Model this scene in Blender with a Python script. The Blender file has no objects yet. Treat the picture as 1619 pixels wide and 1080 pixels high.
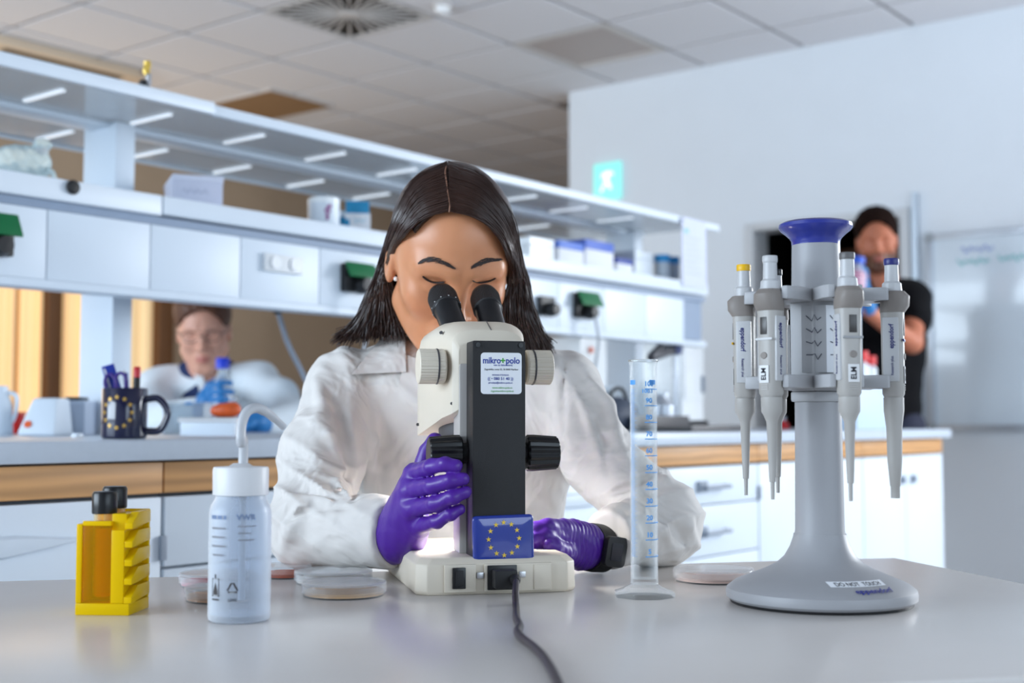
import bpy, bmesh, math, random
import numpy as np
from math import sin, cos, pi, radians, atan, atan2, sqrt, hypot
from mathutils import Vector, Matrix

random.seed(7); RNG = np.random.default_rng(7)
SC = bpy.context.scene; COL = SC.collection
# ------------------------------------------------------------------ camera
FPX, CX, CY, CAMH = 2050.0, 809.5, 540.0, 0.94
TH = radians(38.3); PIT = atan(125/FPX)
YAW = TH - pi/2                                    # camera frame -> room frame
cam_d = bpy.data.cameras.new('camera'); cam = bpy.data.objects.new('camera', cam_d); COL.objects.link(cam)
cam.location = (0, 0, CAMH); cam.rotation_euler = (pi/2 + PIT, 0, YAW)
cam_d.sensor_width = 36; cam_d.lens = FPX/1619*36; cam_d.clip_start = .05
cam_d.dof.use_dof = True; cam_d.dof.focus_distance = 1.52; cam_d.dof.aperture_fstop = 4.2
SC.camera = cam
# ------------------------------------------------------------------ world, lights, exposure
SC.view_settings.view_transform = 'Standard'; SC.view_settings.look = 'None'
SC.view_settings.gamma = 1; SC.view_settings.use_curve_mapping = False
SC.view_settings.exposure = 0.25
W = bpy.data.worlds.new('sky'); SC.world = W; W.use_nodes = True
W.node_tree.nodes['Background'].inputs[0].default_value = (.75, .86, 1, 1)
W.node_tree.nodes['Background'].inputs[1].default_value = .15
def area(name, loc, target, sx, sy, power, col):
    d = bpy.data.lights.new(name, 'AREA'); d.shape = 'RECTANGLE'; d.size = sx; d.size_y = sy
    d.energy = power; d.color = col
    o = bpy.data.objects.new(name, d); COL.objects.link(o); o.location = loc
    o.rotation_euler = (Vector(target) - Vector(loc)).to_track_quat('-Z', 'Y').to_euler()
    return o
COOL = (.80, .90, 1.0)
area('unseen_light_left', (-3.1, 3.9, 1.8), (3, 3.6, 1.5), 5.0, 1.6, 285, (.72, .86, 1))  # unseen source added on the left to brighten bench and white wall
area('unseen_light_near', (1.1, -3.3, 1.8), (1.9, 3, 1.3), 4.4, 1.6, 70, (.70, .85, 1))  # unseen source added behind the camera to light the panel fronts
area('unseen_rim_right', (6.2, -.3, 1.8), (1, .9, 1.1), 2.0, 1.5, 165, (.9, .95, 1))  # unseen rim light added at right; that wall has no opening
area('daylight_window_back', (3.2, 7.2, 1.7), (3.2, 3, 1.2), 4.5, 1.5, 28, (1, .84, .66))

# ------------------------------------------------------------------ pixel helpers (points come out in the camera frame F: x right, y away, z up)
def raydir(px, py):
    u, v = (px - CX)/FPX, -(py - CY)/FPX
    return Vector((u, cos(PIT) - v*sin(PIT), sin(PIT) + v*cos(PIT)))
def pt(px, py, d):
    r = raydir(px, py); r = r*(d/r.y); return Vector((r.x, r.y, r.z + CAMH))
def ptz(px, py, z):
    r = raydir(px, py); r = r*((z - CAMH)/r.z); return Vector((r.x, r.y, z))
RM = Matrix.Rotation(YAW, 4, 'Z')
def rw(p): return RM @ Vector(p)                  # F -> room
def wallY(px, py, Y):                              # room point on the plane Y=const
    r = RM @ raydir(px, py); r = r*(Y/r.y); return Vector((r.x, r.y, r.z + CAMH))
def wallX(px, py, X):
    r = RM @ raydir(px, py); r = r*(X/r.x); return Vector((r.x, r.y, r.z + CAMH))

# ------------------------------------------------------------------ materials
def lin(c):
    return tuple(((x/255)/12.92 if x/255 <= .04045 else ((x/255 + .055)/1.055)**2.4) for x in c) + (1,)
MATS = {}
def mat(name, col, rough=.5, metal=0, spec=.5, var=.06, scale=30, bump=0, bscale=200, trans=0, ior=1.45,
        emit=0, emitcol=None, alpha=1, attr=None, stretch=None, coat=0, sss=0, wood=None, sheen=0):
    if name in MATS: return MATS[name]
    m = bpy.data.materials.new(name); m.use_nodes = True; nt = m.node_tree; N = nt.nodes; L = nt.links
    b = N['Principled BSDF']; c = lin(col)
    tc = N.new('ShaderNodeTexCoord'); mp = N.new('ShaderNodeMapping'); L.new(tc.outputs['Object'], mp.inputs[0])
    if stretch: mp.inputs['Scale'].default_value = stretch
    nz = N.new('ShaderNodeTexNoise'); nz.inputs['Scale'].default_value = scale; nz.inputs['Detail'].default_value = 3
    L.new(mp.outputs[0], nz.inputs['Vector'])
    mx = N.new('ShaderNodeMix'); mx.data_type = 'RGBA'; mx.blend_type = 'MULTIPLY'; mx.inputs[0].default_value = 1
    rp = N.new('ShaderNodeMapRange'); rp.inputs['To Min'].default_value = 1 - var; rp.inputs['To Max'].default_value = 1 + var*.6
    if wood:
        wv = N.new('ShaderNodeTexWave'); wv.wave_type = 'RINGS'; wv.inputs['Scale'].default_value = 1.3
        wv.inputs['Distortion'].default_value = 6; wv.inputs['Detail'].default_value = 3; wv.inputs['Detail Scale'].default_value = 1.2
        mp2 = N.new('ShaderNodeMapping'); mp2.inputs['Scale'].default_value = (1.2, 1, 9); L.new(tc.outputs['Object'], mp2.inputs[0])
        L.new(mp2.outputs[0], wv.inputs['Vector']); L.new(wv.outputs['Fac'], rp.inputs[0])
    else: L.new(nz.outputs['Fac'], rp.inputs[0])
    if attr:
        at = N.new('ShaderNodeAttribute'); at.attribute_name = attr; L.new(at.outputs['Color'], mx.inputs[6])
    else: mx.inputs[6].default_value = c
    L.new(rp.outputs[0], mx.inputs[7]); L.new(mx.outputs[2], b.inputs['Base Color'])
    b.inputs['Roughness'].default_value = rough; b.inputs['Metallic'].default_value = metal
    b.inputs['Specular IOR Level'].default_value = spec; b.inputs['IOR'].default_value = ior
    b.inputs['Transmission Weight'].default_value = trans; b.inputs['Alpha'].default_value = alpha
    b.inputs['Coat Weight'].default_value = coat; b.inputs['Sheen Weight'].default_value = sheen
    if sss:
        b.inputs['Subsurface Weight'].default_value = sss; b.inputs['Subsurface Radius'].default_value = (1, .35, .2); b.inputs['Subsurface Scale'].default_value = .006
    if emit:
        b.inputs['Emission Color'].default_value = lin(emitcol or col); b.inputs['Emission Strength'].default_value = emit
    if bump:
        n2 = N.new('ShaderNodeTexNoise'); n2.inputs['Scale'].default_value = bscale; n2.inputs['Detail'].default_value = 4
        L.new(mp.outputs[0], n2.inputs['Vector'])
        bp = N.new('ShaderNodeBump'); bp.inputs['Strength'].default_value = bump; bp.inputs['Distance'].default_value = .002
        L.new(n2.outputs['Fac'], bp.inputs['Height']); L.new(bp.outputs[0], b.inputs['Normal'])
    MATS[name] = m; return m

# ------------------------------------------------------------------ geometry helpers
class G:
    def __init__(s): s.v = []; s.f = []
    def add(s, vs, fs):
        o = len(s.v); s.v += [tuple(v) for v in vs]; s.f += [tuple(i + o for i in f) for f in fs]; return s
    def box(s, x0, x1, y0, y1, z0, z1, m=None):
        vs = [Vector((x, y, z)) for z in (z0, z1) for y in (y0, y1) for x in (x0, x1)]
        if m: vs = [m @ v for v in vs]
        return s.add(vs, [(0, 2, 3, 1), (4, 5, 7, 6), (0, 1, 5, 4), (2, 6, 7, 3), (0, 4, 6, 2), (1, 3, 7, 5)])
    def lathe(s, prof, n=32, m=None, closed=False, sx=1, sy=1):
        vs = []; fs = []
        for r, z in prof:
            for i in range(n):
                a = 2*pi*i/n; v = Vector((r*cos(a)*sx, r*sin(a)*sy, z)); vs.append(m @ v if m else v)
        k = len(prof)
        for j in range(k - 1 + (1 if closed else 0)):
            for i in range(n):
                a, b = j*n + i, j*n + (i + 1) % n; c, d = ((j + 1) % k)*n + (i + 1) % n, ((j + 1) % k)*n + i
                fs.append((a, b, c, d))
        if not closed:
            if prof[0][0] > 1e-6: fs.append(tuple(reversed(range(n))))
            if prof[-1][0] > 1e-6: fs.append(tuple(range((k - 1)*n, k*n)))
        return s.add(vs, fs)
    def tube(s, pts, r, n=8, caps=True, flat=1.0):
        pts = [Vector(p) for p in pts]; k = len(pts); rs = r if isinstance(r, (list, tuple)) else [r]*k
        vs = []; fs = []; prev = None
        for i, p in enumerate(pts):
            t = (pts[min(i + 1, k - 1)] - pts[max(i - 1, 0)]).normalized()
            if prev is None:
                prev = t.orthogonal().normalized()
            a = (prev - t*prev.dot(t)).normalized(); prev = a; b = t.cross(a)
            for q in range(n):
                w = 2*pi*q/n; vs.append(p + a*cos(w)*rs[i] + b*sin(w)*rs[i]*flat)
        for i in range(k - 1):
            for q in range(n):
                fs.append((i*n + q, i*n + (q + 1) % n, (i + 1)*n + (q + 1) % n, (i + 1)*n + q))
        if caps: fs += [tuple(reversed(range(n))), tuple(range((k - 1)*n, k*n))]
        return s.add(vs, fs)
    def prism(s, poly, z0, z1, m=None):
        n = len(poly); vs = [Vector((x, y, z0)) for x, y in poly] + [Vector((x, y, z1)) for x, y in poly]
        if m: vs = [m @ v for v in vs]
        return s.add(vs, [tuple(reversed(range(n))), tuple(range(n, 2*n))] + [(i, (i + 1) % n, n + (i + 1) % n, n + i) for i in range(n)])
    def loft(s, secs, caps=True):
        n = len(secs[0]); vs = [v for q in secs for v in q]; fs = []
        for j in range(len(secs) - 1):
            for i in range(n): fs.append((j*n + i, j*n + (i + 1) % n, (j + 1)*n + (i + 1) % n, (j + 1)*n + i))
        if caps: fs += [tuple(reversed(range(n))), tuple(range((len(secs) - 1)*n, len(secs)*n))]
        return s.add(vs, fs)
def rrect(w, h, r, n=5, cx=0, cy=0):
    o = []
    for sx, sy, a0 in ((1, 1, 0), (-1, 1, 90), (-1, -1, 180), (1, -1, 270)):
        for i in range(n + 1):
            a = radians(a0 + 90*i/n); o.append((cx + sx*(w/2 - r) + r*cos(a), cy + sy*(h/2 - r) + r*sin(a)))
    return o
def crom(pts, n=8):
    P = [Vector(p) for p in pts]; P = [P[0]*2 - P[1]] + P + [P[-1]*2 - P[-2]]; o = []
    for i in range(1, len(P) - 2):
        for k in range(n):
            t = k/n; a, b, c, d = P[i-1:i+3]
            o.append(.5*((2*b) + (c - a)*t + (2*a - 5*b + 4*c - d)*t*t + (3*b - a - 3*c + d)*t**3))
    o.append(P[-2]); return o
def finish(me, smooth=True, angle=35):
    if smooth:
        me.polygons.foreach_set('use_smooth', [True]*len(me.polygons)); me.set_sharp_from_angle(angle=radians(angle))
def mk(name, g, m, parent=None, loc=None, rz=0, bevel=0, seg=2, smooth=True, angle=35, rot=None, kind=None):
    me = bpy.data.meshes.new(name); me.from_pydata([tuple(v) for v in g.v], [], g.f)
    bm = bmesh.new(); bm.from_mesh(me); bmesh.ops.recalc_face_normals(bm, faces=bm.faces)
    if bevel:
        es = [e for e in bm.edges if len(e.link_faces) == 2 and e.calc_face_angle(0) > .5]
        bmesh.ops.bevel(bm, geom=es, offset=bevel, segments=seg, profile=.6, affect='EDGES', clamp_overlap=True)
    bm.to_mesh(me); bm.free(); finish(me, smooth, angle)
    if m: me.materials.append(m)
    o = bpy.data.objects.new(name, me); COL.objects.link(o)
    if parent: o.parent = parent
    if loc is not None: o.location = loc
    if rot is not None: o.rotation_euler = rot
    elif rz: o.rotation_euler = (0, 0, rz)
    if kind: o['kind'] = kind
    return o
def tag(o, label, cat, group=None):
    o['label'] = label; o['category'] = cat
    if group: o['group'] = group
    return o
def thing(name, label, cat, loc=(0, 0, 0), rz=0, group=None):
    o = bpy.data.objects.new(name, None); COL.objects.link(o); o.empty_display_size = .05
    o.location = loc; o.rotation_euler = (0, 0, rz); return tag(o, label, cat, group)
def struct(name, g, m, parent=None, **k):
    o = mk(name, g, m, parent, **k); o['kind'] = 'structure'; return o
def text(s, size, m, parent, mtx, name='lettering', ext=.0002, align='CENTER', bold=0, sxy=1):
    c = bpy.data.curves.new('t', 'FONT'); c.body = s; c.size = size; c.extrude = ext; c.align_x = align; c.align_y = 'CENTER'; c.offset = bold*size
    c.resolution_u = 3
    t = bpy.data.objects.new('t', c); COL.objects.link(t)
    me = bpy.data.meshes.new_from_object(t); bpy.data.objects.remove(t); bpy.data.curves.remove(c)
    me.transform(mtx @ Matrix.Diagonal((sxy, 1, 1, 1))); me.materials.clear(); me.materials.append(m)
    o = bpy.data.objects.new(name, me); COL.objects.link(o); o.parent = parent; return o
FRONT = Matrix.Rotation(pi/2, 4, 'X')             # text plane facing -y
def T(x, y, z): return Matrix.Translation((x, y, z))
def copy_tree(o, parent=None):
    c = o.copy(); COL.objects.link(c); c.parent = parent
    for ch in list(o.children): copy_tree(ch, c)
    return c

# ------------------------------------------------------------------ signed-distance modelling (people, gloves, cloth)
def smin(a, b, k):
    h = np.clip(.5 + .5*(b - a)/k, 0, 1); return b + (a - b)*h - k*h*(1 - h)
def smax(a, b, k): return -smin(-a, -b, k)
def cap(p, a, b, ra, rb=None):
    if rb is None: rb = ra
    x, y, z = p; d = [b[i] - a[i] for i in range(3)]; L = sum(q*q for q in d) + 1e-12
    t = np.clip(((x - a[0])*d[0] + (y - a[1])*d[1] + (z - a[2])*d[2])/L, 0, 1)
    return np.sqrt((x - a[0] - t*d[0])**2 + (y - a[1] - t*d[1])**2 + (z - a[2] - t*d[2])**2) - (ra + (rb - ra)*t)
def ell(p, c, r):
    x, y, z = p
    k0 = np.sqrt(((x - c[0])/r[0])**2 + ((y - c[1])/r[1])**2 + ((z - c[2])/r[2])**2)
    k1 = np.sqrt(((x - c[0])/r[0]**2)**2 + ((y - c[1])/r[1]**2)**2 + ((z - c[2])/r[2]**2)**2) + 1e-9
    return k0*(k0 - 1)/k1
def chain(p, pts, rs, k):
    d = None
    for i in range(len(pts) - 1):
        c = cap(p, pts[i], pts[i+1], rs[i], rs[i+1]); d = c if d is None else smin(d, c, k)
    return d
def axis(segs):
    o = []
    for a, b, h in segs:
        n = max(2, int(round((b - a)/h))); o += list(np.linspace(a, b, n, endpoint=False))
    o.append(segs[-1][1]); return np.array(o, dtype=np.float32)
def nets(fn, xs, ys, zs):
    V = np.empty((len(xs), len(ys), len(zs)), np.float32); st = 24
    for i in range(0, len(xs), st):
        X, Y, Z = np.meshgrid(xs[i:i+st], ys, zs, indexing='ij'); V[i:i+st] = fn((X, Y, Z))
    s = V < 0; nx, ny, nz = V.shape
    cnt = np.zeros((nx-1, ny-1, nz-1), np.int8)
    cor = [(i, j, k) for i in (0, 1) for j in (0, 1) for k in (0, 1)]
    for i, j, k in cor: cnt += s[i:nx-1+i, j:ny-1+j, k:nz-1+k]
    act = (cnt > 0) & (cnt < 8); idx = -np.ones(act.shape, np.int64); ci, cj, ck = np.nonzero(act); n = len(ci)
    idx[act] = np.arange(n); pos = np.zeros((n, 3)); w = np.zeros(n)
    for a in cor:
        for ax in range(3):
            if a[ax]: continue
            b = list(a); b[ax] = 1
            va = V[ci+a[0], cj+a[1], ck+a[2]]; vb = V[ci+b[0], cj+b[1], ck+b[2]]
            m = (va < 0) != (vb < 0); t = np.where(m, va/np.where(m, va - vb, 1), 0)
            pa = np.stack([xs[ci+a[0]], ys[cj+a[1]], zs[ck+a[2]]], 1); pb = np.stack([xs[ci+b[0]], ys[cj+b[1]], zs[ck+b[2]]], 1)
            q = pa + (pb - pa)*t[:, None]; pos[m] += q[m]; w[m] += 1
    pos /= np.maximum(w, 1)[:, None]; F = []
    def quads(sl, c):
        nonlocal F
        a = s[sl[0]]; b = s[sl[1]]; e = np.nonzero(a != b); fl = a[e]
        q = np.stack([idx[tuple(e[d] + o[d] for d in range(3))] for o in c], 1)
        ok = (q >= 0).all(1); q = q[ok]; fl = fl[ok]; q[~fl] = q[~fl][:, ::-1]; F.append(q)
    quads((np.s_[:-1, 1:-1, 1:-1], np.s_[1:, 1:-1, 1:-1]), [(0, 0, 0), (0, 1, 0), (0, 1, 1), (0, 0, 1)])
    quads((np.s_[1:-1, :-1, 1:-1], np.s_[1:-1, 1:, 1:-1]), [(0, 0, 0), (0, 0, 1), (1, 0, 1), (1, 0, 0)])
    quads((np.s_[1:-1, 1:-1, :-1], np.s_[1:-1, 1:-1, 1:]), [(0, 0, 0), (1, 0, 0), (1, 1, 0), (0, 1, 0)])
    return pos, np.concatenate(F)
def march(fn, px, py, d0, d1, lift=0, eps=.0006):
    r = raydir(px, py); r /= r.y; t = d0; L = r.length
    for _ in range(90):
        p = r*t; d = float(fn(tuple(np.array([q], np.float32) for q in (p.x, p.y, p.z + CAMH)))[0]) - lift
        if d < eps or t > d1: break
        t += max(d, .0008)/L*.8
    p = r*t; return Vector((p.x, p.y, p.z + CAMH))
def sdfmesh(name, fn, xs, ys, zs, m, parent, base, paint=None):
    v, f = nets(fn, xs, ys, zs); me = bpy.data.meshes.new(name)
    me.from_pydata((v - np.array(base)).tolist(), [], f.tolist())
    me.polygons.foreach_set('use_smooth', [True]*len(me.polygons)); me.materials.append(m)
    if paint is not None:
        c = paint(v); at = me.color_attributes.new('Col', 'FLOAT_COLOR', 'POINT')
        at.data.foreach_set('color', np.concatenate([c, np.ones((len(v), 1))], 1).astype(np.float32).ravel())
    o = bpy.data.objects.new(name, me); COL.objects.link(o); o.parent = parent; return o

# ================================================================== ROOM
CEIL, WX, BY = 2.93, 6.32, 7.4
m_wall = mat('wall_paint', (226, 232, 238), .7, var=.03, scale=4, bump=.05, bscale=300)
m_tan = mat('tan_wall_paint', (188, 164, 138), .8, var=.06, scale=3)
m_floor = mat('vinyl_floor', (196, 196, 198), .4, var=.1, scale=60)
m_tile = mat('ceiling_tile_mineral', (226, 226, 230), .9, var=.05, scale=90, bump=.2, bscale=400)
m_grid = mat('ceiling_grid', (150, 146, 148), .6)
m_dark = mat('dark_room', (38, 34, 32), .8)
m_white = mat('white_laminate', (224, 233, 242), .35, var=.03, scale=8)
m_panel = mat('pale_metal_panel', (222, 232, 242), .4, var=.02, scale=6)
m_alu = mat('aluminium', (190, 197, 206), .32, metal=.6, var=.05, scale=50)
m_black = mat('black_plastic', (22, 22, 24), .45, var=.1)
m_green = mat('green_plastic', (14, 108, 62), .4)
m_paper = mat('white_paper', (232, 234, 238), .8, var=.04)
m_ink = mat('dark_ink', (40, 40, 48), .7)
struct('floor', G().box(-3.4, 9.6, -3.6, BY + .1, -.06, 0), m_floor, smooth=False)
ceiling = struct('ceiling', G().box(-3.4, 9.6, -3.6, BY + .1, CEIL + .012, CEIL + .08), m_grid, smooth=False)
tile_me = None
vent_ij = (4.11, 4.2); lamp_ij = (5.31, 3.6)
for i in range(-2, 9):
    for j in range(-3, 9):
        x0, y0 = 4.11 + .6*i, 2.4 + .6*j
        c = RM.inverted() @ Vector((x0 + .3, y0 + .3, 0)); pxx = CX + FPX*c.x/max(c.y, .1)
        if c.y < 5.2 or not -350 < pxx < 1950 or x0 > 9 or y0 > BY - .3 or (x0 + .3 > WX and y0 < 4.4): continue
        if abs(x0 - vent_ij[0]) < .1 and abs(y0 - vent_ij[1]) < .1: continue
        if abs(x0 - lamp_ij[0]) < .1 and abs(y0 - lamp_ij[1]) < .1: continue
        if tile_me is None:
            t = mk('ceiling_tile', G().box(.012, .588, .012, .588, 0, .0119), m_tile, ceiling, (x0, y0, CEIL), bevel=.004, seg=1); tile_me = t.data
        else:
            t = bpy.data.objects.new('ceiling_tile', tile_me); COL.objects.link(t); t.parent = ceiling; t.location = (x0, y0, CEIL)
# walls
wr = G(); DY0, DY1, DZ = 2.44, 3.36, 2.01
wr.box(WX, WX + .15, -3.6, DY0, 0, CEIL + .02); wr.box(WX, WX + .15, DY1, 4.55, 0, CEIL + .02); wr.box(WX, WX + .15, DY0, DY1, DZ, CEIL + .02)
struct('wall_right', wr, m_wall, smooth=False)
struct('wall_back', G().box(-3.4, 9.6, BY, BY + .12, 0, CEIL + .02), m_tan, smooth=False)
struct('wall_far', G().box(9.5, 9.62, 4.4, BY, 0, CEIL + .02), m_tan, smooth=False)
struct('wall_side', G().box(WX + .15, 9.6, 4.43, 4.55, 0, CEIL + .02), m_tan, smooth=False)
wl = G()
for a, b, c, d in ((-3.6, 1.3, 0, CEIL), (6.5, BY, 0, CEIL), (1.3, 6.5, 0, .95), (1.3, 6.5, 2.65, CEIL)): wl.box(-3.35, -3.2, a, b, c, d)
struct('wall_left', wl, m_wall, smooth=False)
wn = G()
for a, b, c, d in ((-3.4, -1.2, 0, CEIL), (3.4, 6.5, 0, CEIL), (-1.2, 3.4, 0, .95), (-1.2, 3.4, 2.65, CEIL)): wn.box(a, b, -3.6, -3.45, c, d)
struct('wall_near', wn, m_wall, smooth=False)
m_wframe = mat('white_window_frame', (225, 228, 230), .4)
m_glass = mat('window_glass', (235, 245, 250), .02, trans=1, var=0)
def window(name, horizontal, fixed, a0, a1, z0, z1, n):
    g = G()
    def bar(a, b, c, d):
        if horizontal: g.box(a, b, fixed - .04, fixed + .04, c, d)
        else: g.box(fixed - .04, fixed + .04, a, b, c, d)
    bar(a0, a1, z0, z0 + .06); bar(a0, a1, z1 - .06, z1)
    for i in range(n + 1):
        a = a0 + (a1 - a0 - .06)*i/n; bar(a, a + .06, z0 + .06, z1 - .06)
    return struct(name, g, m_wframe, smooth=False)
window('window_1', False, -3.27, 1.3, 6.5, .95, 2.65, 5)
window('window_2', True, -3.52, -1.2, 3.4, .95, 2.65, 4)
# doorway with dark corridor beyond
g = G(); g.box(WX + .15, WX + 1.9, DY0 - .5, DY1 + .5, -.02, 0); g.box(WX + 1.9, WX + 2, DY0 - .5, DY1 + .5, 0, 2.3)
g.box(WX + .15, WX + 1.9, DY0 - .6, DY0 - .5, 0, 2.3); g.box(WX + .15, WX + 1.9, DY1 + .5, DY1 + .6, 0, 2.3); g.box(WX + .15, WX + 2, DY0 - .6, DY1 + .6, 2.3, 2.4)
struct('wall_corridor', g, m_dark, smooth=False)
m_dframe = mat('grey_door_frame', (206, 209, 212), .5)
g = G(); g.box(WX - .02, WX + .16, DY1 - .05, DY1, 0, DZ); g.box(WX - .02, WX + .16, DY0, DY0 + .05, 0, DZ); g.box(WX - .02, WX + .16, DY0 + .05, DY1 - .05, DZ - .04, DZ)
struct('door_1', g, m_dframe, bevel=.004)
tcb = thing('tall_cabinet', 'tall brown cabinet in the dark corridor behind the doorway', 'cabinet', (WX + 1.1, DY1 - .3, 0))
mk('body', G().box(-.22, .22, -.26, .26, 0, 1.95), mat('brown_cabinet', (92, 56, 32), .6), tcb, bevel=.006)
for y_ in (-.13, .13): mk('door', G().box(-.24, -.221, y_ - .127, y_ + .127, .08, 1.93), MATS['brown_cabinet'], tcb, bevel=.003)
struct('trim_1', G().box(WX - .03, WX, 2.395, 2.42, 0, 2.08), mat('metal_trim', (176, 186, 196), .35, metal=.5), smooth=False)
# windows with warm blinds at the back
m_blind = mat('cream_blind', (240, 212, 166), .8, var=.1, scale=2, emit=.42, emitcol=(250, 214, 160))  # emission stands in for sunlight coming through the cloth
m_wood2 = mat('brown_window_wood', (118, 78, 46), .55, var=.25, scale=6, stretch=(6, 6, .6))
xa, xb = wallY(-60, 560, BY).x, wallY(262, 560, BY).x
g = G(); g.box(xa, xb, BY - .05, BY - .001, .55, .62); g.box(xa, xb, BY - .05, BY - .001, 2.32, 2.4)
win = struct('window_3', g, m_wood2, smooth=False)
for p0, p1 in ((62, 86), (238, 262), (-60, -40)):
    x0, x1 = wallY(p0, 560, BY).x, wallY(p1, 560, BY).x
    mk('window_post', G().box(x0, x1, BY - .09, BY - .002, .62, 2.32), m_wood2, win, bevel=.008)
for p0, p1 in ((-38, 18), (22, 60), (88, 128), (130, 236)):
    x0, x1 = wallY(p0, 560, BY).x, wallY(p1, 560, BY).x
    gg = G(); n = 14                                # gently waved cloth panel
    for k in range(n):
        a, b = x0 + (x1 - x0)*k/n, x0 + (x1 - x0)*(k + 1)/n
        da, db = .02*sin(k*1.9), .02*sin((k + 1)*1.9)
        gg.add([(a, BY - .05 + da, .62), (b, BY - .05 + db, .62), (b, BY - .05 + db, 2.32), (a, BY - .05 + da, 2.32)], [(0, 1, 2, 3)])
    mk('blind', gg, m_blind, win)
# ceiling fittings
m_vent = mat('vent_metal', (205, 200, 196), .5); m_ventd = mat('vent_dark', (34, 30, 28), .8)
v = thing('ceiling_vent', 'square white ceiling air diffuser with radial swirl slots', 'vent', (vent_ij[0] + .3, vent_ij[1] + .3, CEIL))
g = G(); g.box(-.29, .29, -.29, -.275, -.006, .012); g.box(-.29, .29, .275, .29, -.006, .012); g.box(-.29, -.275, -.275, .275, -.006, .012); g.box(.275, .29, -.275, .275, -.006, .012)
mk('frame', g, m_vent, v, smooth=False); mk('plenum', G().box(-.275, .275, -.275, .275, .004, .011), m_ventd, v, smooth=False)
mk('hub', G().lathe([(0, -.008), (.05, -.008), (.055, .003)], 24), m_vent, v)
sl = None
for k in range(28):
    a = 2*pi*(k + .5)/28; r1 = min(.27/max(abs(cos(a)), abs(sin(a))), .36)
    mk('slat', G().add([(Matrix.Rotation(a, 4, 'Z') @ Vector(q)) for q in ((.05, -.003, -.003), (r1, -.008, -.003), (r1, .008, -.003), (.05, .003, -.003), (.05, -.003, .002), (r1, -.008, .002), (r1, .008, .002), (.05, .003, .002))], [(0, 3, 2, 1), (4, 5, 6, 7), (0, 1, 5, 4), (1, 2, 6, 5), (2, 3, 7, 6), (3, 0, 4, 7)]), m_vent, v, smooth=False)
m_lampd = mat('unlit_diffuser', (184, 174, 170), .6); 
l = thing('ceiling_light', 'unlit recessed square ceiling light near the white wall', 'light', (lamp_ij[0] + .3, lamp_ij[1] + .3, CEIL), group='unlit ceiling lights')
g = G()
for a in ((-.29, .29, -.29, -.26), (-.29, .29, .26, .29), (-.29, -.26, -.26, .26), (.26, .29, -.26, .26)): g.box(*a, -.004, .0119)
mk('frame', g, m_vent, l, smooth=False); mk('diffuser', G().box(-.26, .26, -.26, .26, .004, .0118), m_lampd, l, smooth=False)
l = thing('ceiling_light', 'unlit brown-looking square ceiling panel above the long shelf', 'light', (5.38, 6.19, CEIL), group='unlit ceiling lights')
mk('frame', G().box(-.26, .26, -.3, .3, -.012, 0), m_vent, l, smooth=False); mk('diffuser', G().box(-.245, .245, -.285, .285, -.016, -.0121), mat('brown_diffuser', (150, 118, 84), .6), l, smooth=False)
l = thing('air_conditioner', 'beige ceiling cassette air conditioner with dark slots above the shelf', 'air conditioner', (3.95, 6.5, CEIL))
mk('housing', G().prism(rrect(1.0, .72, .1), -.05, 0), mat('beige_housing', (206, 186, 162), .5), l, bevel=.008)
for s in (-1, 1): mk('slot', G().box(-.36, .36, s*.27 - .03, s*.27 + .03, -.053, -.0501), m_ventd, l)
mk('grille', G().box(-.3, .3, -.18, .18, -.056, -.0501), MATS['beige_housing'], l, bevel=.004)
s_ = thing('smoke_detector', 'round white smoke detector on the ceiling beside the air vent', 'smoke detector', (4.59, 4.05, CEIL))
mk('base', G().lathe([(.0, 0), (.05, 0), (.05, -.014), (0, -.014)], 28), m_vent, s_); mk('sensor', G().lathe([(.04, -.014), (.036, -.035), (.02, -.046), (0, -.048)], 24), mat('detector_white', (240, 240, 240), .3), s_)
# exit sign on the wall
a_, b_ = wallX(945, 265, WX), wallX(980, 310, WX)
e = thing('exit_sign', 'small pale green emergency exit sign high on the white wall', 'sign', (WX - .012, (a_.y + b_.y)/2, (a_.z + b_.z)/2))
mk('plate', G().box(-.01, .01, -.095, .095, -.11, .11), mat('exit_sign_green', (142, 222, 214), .4, emit=.6, emitcol=(130, 225, 215)), e, bevel=.004)
SIDE = Matrix.Rotation(-pi/2, 4, 'Z') @ FRONT      # text facing -x
m_exw = mat('exit_white', (240, 255, 250), .4, emit=.8)
mk('running_figure', G().prism([(-.05, -.06), (-.03, -.06), (-.005, -.01), (.02, -.05), (.04, -.05), (.015, .01), (.03, .04), (.05, .03), (.05, .045), (.02, .06), (-.03, .05), (-.04, .02), (-.025, .02), (-.02, .035), (-.01, .03), (-.02, -.01)], 0, .002, T(-.0105, 0, 0) @ SIDE), m_exw, e)
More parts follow.
